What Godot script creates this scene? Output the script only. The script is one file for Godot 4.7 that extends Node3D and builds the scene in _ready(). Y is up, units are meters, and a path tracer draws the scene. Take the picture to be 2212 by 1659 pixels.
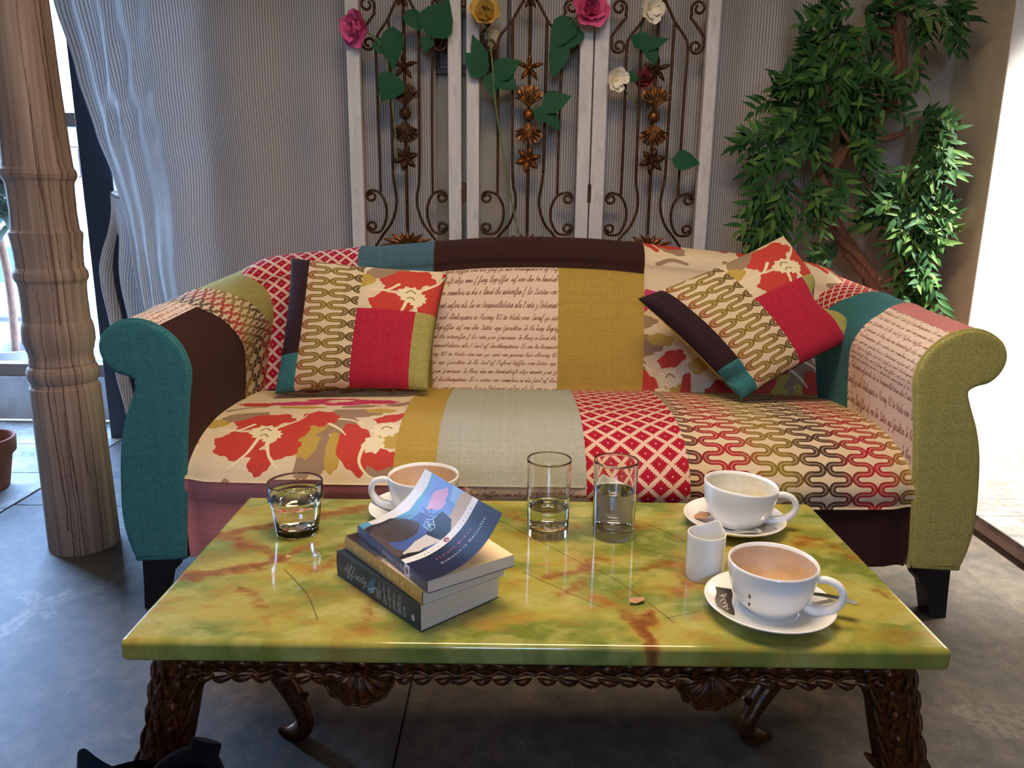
extends Node3D
# A patchwork sofa, an onyx coffee table and a folding iron screen in a cafe.
# Units are metres; the eye stands 0.964 m above the floor at the origin and looks along -z.

const FOCAL := 1650.0
var cam: Camera3D
var rng := RandomNumberGenerator.new()
var taken := {}
var M := {}          # materials by name
var T := {}          # textures by name


func _ready() -> void:
	rng.seed = 7
	set_camera()
	set_light()
	make_textures()
	make_materials()
	build_room()
	build_outdoors()
	build_curtains()
	build_screen()
	build_tree()
	build_sofa()
	build_table()
	build_cushions()
	build_tableware()
	build_books()
	build_small_things()


func set_camera() -> void:
	cam = Camera3D.new()
	cam.name = "camera"
	cam.fov = rad_to_deg(2.0 * atan(829.5 / FOCAL))
	cam.near = 0.02
	cam.far = 200.0
	cam.position = Vector3(0, 0.964, 0)
	cam.basis = Basis(Vector3.RIGHT, deg_to_rad(-13.3)) * Basis(Vector3.BACK, deg_to_rad(0.7))
	add_child(cam)
	cam.current = true


func set_light() -> void:
	var e := Environment.new()
	var sky := Sky.new()
	var sm := ProceduralSkyMaterial.new()
	sm.sky_top_color = Color(0.60, 0.76, 1.0)
	sm.sky_horizon_color = Color(0.80, 0.90, 1.0)
	sm.ground_horizon_color = Color(0.72, 0.80, 0.90)
	sm.ground_bottom_color = Color(0.5, 0.52, 0.55)
	sm.sky_energy_multiplier = 5.5
	sm.ground_energy_multiplier = 2.0
	sky.sky_material = sm
	e.background_mode = Environment.BG_SKY
	e.sky = sky
	e.tonemap_mode = Environment.TONE_MAPPER_LINEAR
	e.tonemap_exposure = 1.08
	e.sdfgi_enabled = true
	e.ssao_enabled = true
	e.ssil_enabled = true
	var w := WorldEnvironment.new()
	w.name = "environment"
	w.environment = e
	add_child(w)
	# the cafe's lamp and two added ones: see ceiling_lamp() in build_room()


# ---------------------------------------------------------------- pixels of the photograph to points
func ray(px: float, py: float) -> Vector3:
	return cam.basis * Vector3((px - 1106.0) / FOCAL, -(py - 829.5) / FOCAL, -1.0)

func on_y(px: float, py: float, h: float) -> Vector3:
	var d := ray(px, py)
	return cam.position + d * ((h - cam.position.y) / d.y)

func on_d(px: float, py: float, depth: float) -> Vector3:
	var d := ray(px, py)
	return cam.position + d * (-depth / d.z)


# ---------------------------------------------------------------- nodes
func numbered(called: String) -> String:
	if not taken.has(called):
		taken[called] = 0
		return called
	taken[called] += 1
	return "%s_%03d" % [called, taken[called]]

func tag(o: Node3D, label: String, category: String, group := "") -> Node3D:
	o.set_meta("label", label)
	o.set_meta("category", category)
	if group != "":
		o.set_meta("group", group)
	return o

func thing(called: String, label: String, category: String, at := Vector3.ZERO, group := "") -> Node3D:
	var o := Node3D.new()
	o.name = numbered(called)
	o.position = at
	add_child(o)
	return tag(o, label, category, group)

func put(called: String, mesh: Mesh, m: Material, parent: Node3D, at := Vector3.ZERO) -> MeshInstance3D:
	var o := MeshInstance3D.new()
	o.name = called
	o.mesh = mesh
	o.material_override = m
	o.position = at
	parent.add_child(o, true)
	return o

# a part whose mesh was built in world coordinates
func putw(called: String, mesh: Mesh, m: Material, parent: Node3D) -> MeshInstance3D:
	var at := Vector3.ZERO
	var p: Node = parent
	while p != self:
		at -= (p as Node3D).position
		p = p.get_parent()
	return put(called, mesh, m, parent, at)

func struct(called: String, mesh: Mesh, m: Material, at := Vector3.ZERO) -> MeshInstance3D:
	var o := put(numbered(called), mesh, m, self, at)
	o.set_meta("kind", "structure")
	return o

func single(called: String, mesh: Mesh, m: Material, label: String, category: String, at := Vector3.ZERO, group := "") -> MeshInstance3D:
	var o := put(numbered(called), mesh, m, self, at)
	tag(o, label, category, group)
	return o


# ---------------------------------------------------------------- meshes
class MB:
	var v := PackedVector3Array()
	var n := PackedVector3Array()
	var t := PackedVector2Array()
	var c := PackedColorArray()
	var i := PackedInt32Array()

	func vert(p: Vector3, nn: Vector3, uv := Vector2.ZERO) -> int:
		v.append(p)
		n.append(nn)
		t.append(uv)
		return v.size() - 1

	func tri(a: int, b: int, d: int) -> void:
		var g := (v[b] - v[a]).cross(v[d] - v[a])
		if g.dot(n[a] + n[b] + n[d]) > 0.0:
			i.append(a); i.append(d); i.append(b)
		else:
			i.append(a); i.append(b); i.append(d)

	func flat(p: Array, uvs := []) -> void:
		# a flat convex polygon, its normal by the right-hand rule
		var nn: Vector3 = (p[1] - p[0]).cross(p[2] - p[0]).normalized()
		var at := v.size()
		for k in p.size():
			vert(p[k], nn, uvs[k] if uvs.size() else Vector2(p[k].x, p[k].z))
		for k in range(1, p.size() - 1):
			tri(at, at + k, at + k + 1)

	# f(u, v) -> Vector3 over the listed values; uvf(u, v) -> Vector2; side turns the normals
	func sheet(f: Callable, us: Array, vs: Array, uvf = null, side := 1.0, e := 0.0015) -> void:
		var at := v.size()
		for b in vs:
			for a in us:
				var p: Vector3 = f.call(a, b)
				var du: Vector3 = f.call(a + e, b) - f.call(a - e, b)
				var dv: Vector3 = f.call(a, b + e) - f.call(a, b - e)
				var nn := du.cross(dv)
				nn = nn.normalized() * side if nn.length_squared() > 1e-20 else Vector3.UP
				vert(p, nn, uvf.call(a, b) if uvf else Vector2(a, b))
		var w := us.size()
		for b in vs.size() - 1:
			for a in w - 1:
				var q := at + b * w + a
				tri(q, q + 1, q + w + 1)
				tri(q, q + w + 1, q + w)

	# a surface of revolution about y from a profile of (radius, height); rings split at creases
	func lathe(prof: Array, seg := 40, at := Vector3.ZERO, wob = null, crease := 0.75, out := 1.0) -> void:
		var rows := []      # [r, y, normal]
		var nrm := []
		for k in prof.size() - 1:
			var d: Vector2 = prof[k + 1] - prof[k]
			nrm.append(Vector2(d.y, -d.x).normalized() * out)
		for k in prof.size() - 1:
			var n0: Vector2 = nrm[k]
			var n1: Vector2 = nrm[k]
			if k > 0 and nrm[k - 1].dot(nrm[k]) > crease:
				n0 = (nrm[k - 1] + nrm[k]).normalized()
			if k < nrm.size() - 1 and nrm[k + 1].dot(nrm[k]) > crease:
				n1 = (nrm[k + 1] + nrm[k]).normalized()
			var base := v.size()
			for s in seg + 1:
				var ang := TAU * s / seg
				var dir := Vector3(cos(ang), 0, sin(ang))
				for e in 2:
					var p: Vector2 = prof[k + e]
					var nn: Vector2 = n0 if e == 0 else n1
					var r := p.x
					if wob:
						r = wob.call(ang, p)
					vert(at + dir * r + Vector3.UP * p.y, (dir * nn.x + Vector3.UP * nn.y).normalized(), Vector2(float(s) / seg, p.y))
			for s in seg:
				var q := base + s * 2
				if prof[k].x > 1e-6:
					tri(q, q + 2, q + 1)
				if prof[k + 1].x > 1e-6:
					tri(q + 1, q + 2, q + 3)

	# a tube along points; radii is a number or one per point
	func tube(pts: Array, radii, seg := 8, caps := true, squash := 1.0, up0 := Vector3.ZERO) -> void:
		var m := pts.size()
		var up := up0
		var base := v.size()
		var length := 0.0
		for k in m:
			var d: Vector3 = (pts[min(k + 1, m - 1)] - pts[max(k - 1, 0)]).normalized()
			if up == Vector3.ZERO:
				up = d.cross(Vector3.UP if absf(d.y) < 0.9 else Vector3.RIGHT).normalized()
			up = (up - d * up.dot(d)).normalized()
			var side := d.cross(up)
			var r: float = radii[k] if radii is Array or radii is PackedFloat32Array else radii
			if k:
				length += pts[k].distance_to(pts[k - 1])
			for s in seg + 1:
				var ang := TAU * s / seg
				var o := up * cos(ang) * squash + side * sin(ang)
				vert(pts[k] + o * r, (up * cos(ang) + side * sin(ang) * squash).normalized(), Vector2(float(s) / seg, length))
		for k in m - 1:
			for s in seg:
				var q := base + k * (seg + 1) + s
				tri(q, q + 1, q + seg + 2)
				tri(q, q + seg + 2, q + seg + 1)
		if caps:
			for k in [0, m - 1]:
				var d: Vector3 = (pts[1] - pts[0]).normalized() * -1.0 if k == 0 else (pts[m - 1] - pts[m - 2]).normalized()
				var q := v.size()
				vert(pts[k], d)
				for s in seg + 1:
					vert(v[base + k * (seg + 1) + s], d)
				for s in seg:
					tri(q, q + 1 + s, q + 2 + s)

	# a box with rounded edges
	func box(at: Vector3, size: Vector3, r := 0.004, k := 2, basis := Basis()) -> void:
		var h := size * 0.5
		r = minf(r, minf(h.x, minf(h.y, h.z)) * 0.98)
		for axis in 3:
			for sgn in [-1.0, 1.0]:
				var a := (axis + 1) % 3
				var b := (axis + 2) % 3
				var la := steps(h[a], r, k)
				var lb := steps(h[b], r, k)
				var base := v.size()
				for y in lb:
					for x in la:
						var q := Vector3.ZERO
						q[axis] = h[axis] * sgn
						q[a] = x
						q[b] = y
						var cl := q.clamp(-h + Vector3.ONE * r, h - Vector3.ONE * r)
						var nn := (q - cl).normalized()
						vert(at + basis * (cl + nn * r), basis * nn, Vector2(q[a], q[b]))
				for y in lb.size() - 1:
					for x in la.size() - 1:
						var q := base + y * la.size() + x
						tri(q, q + 1, q + la.size() + 1)
						tri(q, q + la.size() + 1, q + la.size())

	static func steps(h: float, r: float, k: int) -> Array:
		var out := []
		for s in k + 1:
			out.append(-h + r * (1.0 - cos(PI / 2 * s / k)) if k > 1 else -h + r * s)
		for s in k + 1:
			out.append(-out[k - s])
		return out

	# a flat outline (x, y) given thickness in z, walls and both faces
	func plate(poly: Array, thick: float, xf := Transform3D(), uv_scale := 1.0) -> void:
		var pv := PackedVector2Array(poly)
		var ids := Geometry2D.triangulate_polygon(pv)
		for s in [1.0, -1.0]:
			var base := v.size()
			for p in poly:
				vert(xf * Vector3(p.x, p.y, thick * 0.5 * s), (xf.basis * Vector3(0, 0, s)).normalized(), p * uv_scale)
			for k in range(0, ids.size(), 3):
				tri(base + ids[k], base + ids[k + 1], base + ids[k + 2])
		var area := 0.0
		for k in poly.size():
			area += poly[k].cross(poly[(k + 1) % poly.size()])
		for k in poly.size():
			var a: Vector2 = poly[k]
			var b: Vector2 = poly[(k + 1) % poly.size()]
			var d := (b - a).normalized()
			var nn := xf.basis * Vector3(d.y, -d.x, 0) * signf(area)
			var base := v.size()
			for p in [a, b]:
				for s in [0.5, -0.5]:
					vert(xf * Vector3(p.x, p.y, thick * s), nn.normalized(), p * uv_scale)
			tri(base, base + 1, base + 3)
			tri(base, base + 3, base + 2)

	func ball(at: Vector3, r: Vector3, seg := 12, rings := 8) -> void:
		var base := v.size()
		for a in rings + 1:
			var th := PI * a / rings
			for s in seg + 1:
				var ph := TAU * s / seg
				var d := Vector3(sin(th) * cos(ph), cos(th), sin(th) * sin(ph))
				vert(at + d * r, (d / r).normalized(), Vector2(float(s) / seg, float(a) / rings))
		for a in rings:
			for s in seg:
				var q := base + a * (seg + 1) + s
				tri(q, q + 1, q + seg + 2)
				tri(q, q + seg + 2, q + seg + 1)

	func add(o: MB, xf: Transform3D) -> void:
		var base := v.size()
		for k in o.v.size():
			vert(xf * o.v[k], (xf.basis.inverse().transposed() * o.n[k]).normalized(), o.t[k])
		for k in range(0, o.i.size(), 3):
			tri(base + o.i[k], base + o.i[k + 1], base + o.i[k + 2])

	func mesh() -> ArrayMesh:
		var arr := []
		arr.resize(Mesh.ARRAY_MAX)
		arr[Mesh.ARRAY_VERTEX] = v
		arr[Mesh.ARRAY_NORMAL] = n
		arr[Mesh.ARRAY_TEX_UV] = t
		if c.size() == v.size() and c.size():
			arr[Mesh.ARRAY_COLOR] = c
		arr[Mesh.ARRAY_INDEX] = i
		var m := ArrayMesh.new()
		m.add_surface_from_arrays(Mesh.PRIMITIVE_TRIANGLES, arr)
		return m


func lin(a: float, b: float, n: int) -> Array:
	var out := []
	for k in n + 1:
		out.append(lerpf(a, b, float(k) / n))
	return out

# like lin(), with extra values close to both ends for a seam
func seamed(n: int, e: float) -> Array:
	var out := [0.0, e * 0.5, e, e * 2.2]
	for k in range(1, n):
		var x := float(k) / n
		if x > e * 3.0 and x < 1.0 - e * 3.0:
			out.append(x)
	out.append_array([1.0 - e * 2.2, 1.0 - e, 1.0 - e * 0.5, 1.0])
	return out

# a smooth curve through points
func smooth(p: Array, per := 6, closed := false) -> Array:
	var out := []
	var m := p.size()
	for k in (m if closed else m - 1):
		var a = p[(k - 1 + m) % m] if closed or k > 0 else p[0]
		var b = p[k]
		var d = p[(k + 1) % m]
		var e = p[(k + 2) % m] if closed or k < m - 2 else p[m - 1]
		for s in per:
			var x := float(s) / per
			out.append(b.cubic_interpolate(d, a, e, x))
	if not closed:
		out.append(p[m - 1])
	return out

func bx(size: Vector3, r := 0.004, k := 2) -> ArrayMesh:
	var b := MB.new()
	b.box(Vector3.ZERO, size, r, k)
	return b.mesh()

# a box between two corners in the world, as a mesh in world coordinates
func span(a: Vector3, b: Vector3, r := 0.004, k := 2) -> ArrayMesh:
	var m := MB.new()
	m.box((a + b) * 0.5, (b - a).abs(), r, k)
	return m.mesh()

# ---------------------------------------------------------------- pictures for the materials
class Pic:
	var im: Image
	var w: int
	var h: int
	var wrap := false

	func _init(ww: int, hh: int, base: Color) -> void:
		w = ww
		h = hh
		im = Image.create(w, h, false, Image.FORMAT_RGBA8)
		im.fill(base)

	# points in 0..1
	func poly(pts: Array, col: Color) -> void:
		var scaled := []
		for p in pts:
			scaled.append(Vector2(p.x * w, p.y * h))
		if wrap:
			for ox in [-w, 0, w]:
				for oy in [-h, 0, h]:
					fill(scaled, col, Vector2(ox, oy))
		else:
			fill(scaled, col, Vector2.ZERO)

	func fill(p: Array, col: Color, o: Vector2) -> void:
		var lo := INF
		var hi := -INF
		var lx := INF
		var hx := -INF
		for q in p:
			lo = minf(lo, q.y + o.y)
			hi = maxf(hi, q.y + o.y)
			lx = minf(lx, q.x + o.x)
			hx = maxf(hx, q.x + o.x)
		if hi < 0 or lo > h or hx < 0 or lx > w:
			return
		var m := p.size()
		for y in range(maxi(0, int(floor(lo))), mini(h, int(ceil(hi)) + 1)):
			var yy := y + 0.5 - o.y
			var xs := []
			for k in m:
				var a: Vector2 = p[k]
				var b: Vector2 = p[(k + 1) % m]
				if (a.y <= yy) != (b.y <= yy):
					xs.append(a.x + (yy - a.y) / (b.y - a.y) * (b.x - a.x) + o.x)
			xs.sort()
			for k in range(0, xs.size() - 1, 2):
				var x0 := int(round(xs[k]))
				var x1 := int(round(xs[k + 1]))
				if x1 > x0:
					im.fill_rect(Rect2i(x0, y, x1 - x0, 1), col)

	func disc(x: float, y: float, r: float, col: Color) -> void:
		for yy in range(int(floor(y - r)), int(ceil(y + r)) + 1):
			var d := r * r - (yy - y) * (yy - y)
			if d > 0.0:
				var s := sqrt(d)
				im.fill_rect(Rect2i(int(round(x - s)), yy, maxi(1, int(round(2 * s))), 1), col)

	# a line through points in pixels
	func stroke(p: Array, width: float, col: Color, width_end := -1.0) -> void:
		var we := width if width_end < 0.0 else width_end
		var total := 0.0
		for k in p.size() - 1:
			total += p[k].distance_to(p[k + 1])
		var done := 0.0
		for k in p.size() - 1:
			var d: float = p[k].distance_to(p[k + 1])
			var m := maxi(1, int(d / maxf(0.8, width * 0.22)))
			for s in m:
				var q: Vector2 = p[k].lerp(p[k + 1], float(s) / m)
				var r := lerpf(width, we, (done + d * s / m) / maxf(total, 0.001)) * 0.5
				disc(q.x, q.y, r, col)
			done += d

	func halve() -> void:
		im.resize(w / 2, h / 2, Image.INTERPOLATE_BILINEAR)
		w /= 2
		h /= 2

	func tex() -> ImageTexture:
		return ImageTexture.create_from_image(im)


func c255(r: float, g: float, b: float) -> Color:
	return Color(r / 255.0, g / 255.0, b / 255.0)

func from_bytes(w: int, h: int, f: Callable) -> Image:
	var by := PackedByteArray()
	by.resize(w * h * 3)
	var at := 0
	for y in h:
		for x in w:
			var c: Color = f.call(x, y)
			by[at] = clampi(int(c.r * 255.0), 0, 255)
			by[at + 1] = clampi(int(c.g * 255.0), 0, 255)
			by[at + 2] = clampi(int(c.b * 255.0), 0, 255)
			at += 3
	return Image.create_from_data(w, h, false, Image.FORMAT_RGB8, by)

func noise(freq: float, oct := 3, s := 1) -> FastNoiseLite:
	var n := FastNoiseLite.new()
	n.noise_type = FastNoiseLite.TYPE_SIMPLEX_SMOOTH
	n.frequency = freq
	n.fractal_octaves = oct
	n.seed = s
	return n

# threads crossing: a grey tile whose mean is near white, for plain cloth
func weave_image(size: int, pitch: int, strength: float, s: int) -> Image:
	var r := RandomNumberGenerator.new()
	r.seed = s
	var rows := []
	var cols := []
	for k in size:
		rows.append(r.randf_range(-1, 1))
		cols.append(r.randf_range(-1, 1))
	var f := func(x: int, y: int) -> Color:
		var up := (int(x / pitch) + int(y / pitch)) % 2 == 0
		var a: float = rows[int(y / pitch)] if up else cols[int(x / pitch)]
		var edge := 0.5 - absf((float(y % pitch) if up else float(x % pitch)) / pitch - 0.45)
		var g := 0.90 + strength * (0.15 * a + 0.30 * (edge - 0.25)) + r.randf_range(-0.5, 0.5) * strength
		return Color(g, g, g)
	return from_bytes(size, size, f)

# uneven threads laid over a print
func speckle(p: Image, amount: float, s: int) -> void:
	var r := RandomNumberGenerator.new()
	r.seed = s
	var size := 256
	var by := PackedByteArray()
	by.resize(size * size * 4)
	for k in size * size:
		var g := 255 if r.randf() > 0.5 else 0
		by[k * 4] = g
		by[k * 4 + 1] = g
		by[k * 4 + 2] = g
		by[k * 4 + 3] = int(r.randf() * amount * 255.0)
	var sp := Image.create_from_data(size, size, false, Image.FORMAT_RGBA8, by)
	for y in range(0, p.get_height(), size):
		for x in range(0, p.get_width(), size):
			p.blend_rect(sp, Rect2i(0, 0, size, size), Vector2i(x, y))

func blob(c: Vector2, rx: float, ry: float, turn: float, lobes := 5, wob := 0.12, ph := 0.0) -> Array:
	var out := []
	for k in 44:
		var a := TAU * k / 44
		var r := 1.0 + wob * sin(a * lobes + ph) + wob * 0.5 * sin(a * (lobes * 2 + 1) + ph * 2.1)
		out.append(c + Vector2(cos(a) * rx * r, sin(a) * ry * r).rotated(turn))
	return out

const LETTERS := {
	"a": [[0, 0], [.5, .9], [.15, .8], [.05, .3], [.3, .05], [.55, .5], [.62, .95], [.6, .2], [.9, .1]],
	"b": [[0, 0], [.35, 1.2], [.45, 2], [.25, 1.9], [.2, .5], [.3, .05], [.6, .4], [.5, .9], [.9, .8]],
	"c": [[.1, 0], [.5, .85], [.3, 1], [.05, .5], [.3, .05], [.7, .25]],
	"d": [[0, 0], [.5, .9], [.1, .7], [.1, .2], [.4, .1], [.65, 1], [.75, 2], [.65, .3], [1, .1]],
	"e": [[0, 0], [.5, .6], [.35, 1], [.1, .6], [.25, .05], [.75, .25]],
	"f": [[0, 0], [.4, 1], [.6, 2], [.35, 1.8], [.2, .2], [.05, -.9], [.35, -.6], [.5, .1], [.9, .2]],
	"g": [[0, 0], [.5, .9], [.1, .7], [.15, .15], [.5, .5], [.6, .95], [.4, -.6], [.1, -.9], [.3, -.4], [.9, .2]],
	"h": [[0, 0], [.4, 1.3], [.5, 2], [.3, 1.8], [.2, 0], [.35, .7], [.6, .95], [.65, .2], [.95, .1]],
	"i": [[0, 0], [.25, .95], [.25, .2], [.55, .1]],
	"k": [[0, 0], [.4, 1.4], [.5, 2], [.3, 1.7], [.2, 0], [.55, .9], [.35, .5], [.7, .05], [.9, .15]],
	"l": [[0, 0], [.4, 1.2], [.5, 2], [.3, 1.8], [.25, .3], [.6, .1]],
	"m": [[0, 0], [.2, .9], [.2, 0], [.4, .8], [.55, .9], [.55, 0], [.75, .8], [.95, .9], [.95, .2], [1.2, .1]],
	"n": [[0, 0], [.2, .9], [.2, 0], [.4, .8], [.6, .9], [.6, .2], [.9, .1]],
	"o": [[.1, 0], [.45, .95], [.15, .7], [.15, .15], [.5, .1], [.6, .6], [.45, .95], [.9, .75]],
	"p": [[0, 0], [.25, .9], [.1, -.9], [.25, .4], [.5, .95], [.6, .4], [.3, .05], [.9, .15]],
	"r": [[0, 0], [.2, .9], [.3, 1], [.5, .85], [.45, .2], [.75, .1]],
	"s": [[0, 0], [.4, 1], [.5, .4], [.2, .02], [.7, .15]],
	"t": [[0, 0], [.35, 1.5], [.25, .2], [.6, .1]],
	"u": [[0, 0], [.15, .9], [.15, .2], [.4, .1], [.6, .9], [.6, .2], [.9, .1]],
	"v": [[0, 0], [.2, .9], [.35, .1], [.6, .9], [.85, .8]],
	"w": [[0, 0], [.15, .9], [.25, .1], [.5, .8], [.6, .1], [.85, .9], [1.1, .8]],
	"x": [[0, 0], [.3, .9], [.6, .1], [.3, .5], [.1, .1], [.9, .3]],
	"y": [[0, 0], [.15, .9], [.2, .2], [.6, .9], [.4, -.6], [.1, -.9], [.3, -.4], [.9, .2]],
	"z": [[0, 0], [.2, .9], [.6, .85], [.2, .1], [.4, -.5], [.15, -.8], [.9, .2]],
	"A": [[0, 0], [.5, 1.2], [1.0, 2.1], [.95, .3], [.5, .9], [1.3, .8], [1.2, .1]],
	"B": [[.2, .1], [.5, 2], [1.1, 1.8], [.5, 1.1], [1.1, .6], [.3, 0], [1.3, .1]],
	"D": [[.5, 1.8], [.3, .1], [1, .2], [1.3, 1.2], [.7, 2], [.2, 1.5], [1.3, .1]],
	"E": [[1, 1.8], [.4, 1.7], [.8, 1.1], [.2, .6], [.5, 0], [1.2, .3]],
	"G": [[1, 1.8], [.4, 1.6], [.1, .6], [.5, 0], [1, .9], [.9, -.6], [.3, -.7], [1.3, .2]],
	"I": [[.2, 1.6], [.9, 2], [.5, .2], [.1, .3], [.9, .2]],
	"K": [[.3, 2], [.2, 0], [1.1, 2], [.4, 1], [1.2, .1]],
	"L": [[.4, 1.3], [.9, 2], [.5, .3], [.2, 0], [1.2, .2]],
	"M": [[0, 0], [.4, 2], [.6, .2], [1.1, 2], [1.2, .2], [1.5, .1]],
	"O": [[.6, 2], [.1, 1.2], [.4, 0], [1.1, .7], [.8, 1.9], [.4, 1.5], [1.4, 1.6]],
	"S": [[0, .2], [.9, 1.9], [.5, 1.8], [.7, .5], [.1, .2], [1.1, .2]],
	"W": [[.1, 1.9], [.3, .1], [.8, 1.6], [.9, .1], [1.5, 1.9]],
	"1": [[.1, 1.2], [.4, 1.8], [.35, 0]],
	"3": [[.1, 1.6], [.6, 1.7], [.3, 1], [.7, .4], [.1, .1]],
	"6": [[.6, 1.8], [.1, .6], [.4, 0], [.6, .6], [.1, .7]],
}

# handwriting: pixels, with x at the start of the line and y on its baseline
func handwrite(p: Pic, text: String, x: float, y: float, size: float, width: float, col: Color, until: float, slant := 0.55) -> float:
	for ch in text:
		if x > until:
			break
		if not LETTERS.has(ch):
			x += size * (0.8 if ch == " " else 0.4)
			continue
		var raw: Array = LETTERS[ch]
		var pts := []
		var most := 0.0
		for q in raw:
			var yy: float = q[1] * (1.0 + rng.randf_range(-0.12, 0.12))
			pts.append(Vector2(x + (q[0] * 1.15 + yy * slant) * size, y - yy * size))
			most = maxf(most, q[0])
		p.stroke(smooth(pts, 5), width * rng.randf_range(0.8, 1.25), col)
		if ch == "i":
			p.disc(x + (0.3 + 1.5 * slant) * size, y - 1.5 * size, width * 0.8, col)
		if ch == "t":
			p.stroke([Vector2(x + 0.6 * size, y - 1.15 * size), Vector2(x + 1.35 * size, y - 1.35 * size)], width * 0.8, col)
		x += most * 1.15 * size
	return x

# printed lettering: the triangles of a TextMesh laid flat into a picture; pos is the start of the baseline, in pixels
func print_text(p: Pic, text: String, pos: Vector2, height: float, col: Color, face := "Droid Serif", stretch := 1.0, spacing := 0.0, turn := 0.0) -> float:
	var f := SystemFont.new()
	f.font_names = PackedStringArray([face])
	var x := 0.0
	for ch in text:
		if ch == " ":
			x += height * 0.45 * stretch + spacing
			continue
		var tm := TextMesh.new()
		tm.font = f
		tm.text = ch
		tm.font_size = 64
		tm.pixel_size = 1.0
		tm.depth = 0.0
		tm.curve_step = 1.0
		tm.horizontal_alignment = HORIZONTAL_ALIGNMENT_LEFT
		tm.vertical_alignment = VERTICAL_ALIGNMENT_BOTTOM
		var arr := tm.get_mesh_arrays()
		var vs: PackedVector3Array = arr[Mesh.ARRAY_VERTEX]
		var ids = arr[Mesh.ARRAY_INDEX]
		var k := height / 46.0
		var right := 0.0
		var n: int = ids.size() if ids != null else vs.size()
		for a in range(0, n, 3):
			var tri := []
			for b in 3:
				var q: Vector3 = vs[ids[a + b]] if ids != null else vs[a + b]
				right = maxf(right, q.x * k * stretch)
				var l := Vector2(x + q.x * k * stretch, -(q.y - 15.0) * k).rotated(turn)
				tri.append(pos + l)
			p.fill(tri, col, Vector2.ZERO)
		x += right + height * 0.09 * stretch + spacing
	return x

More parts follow.
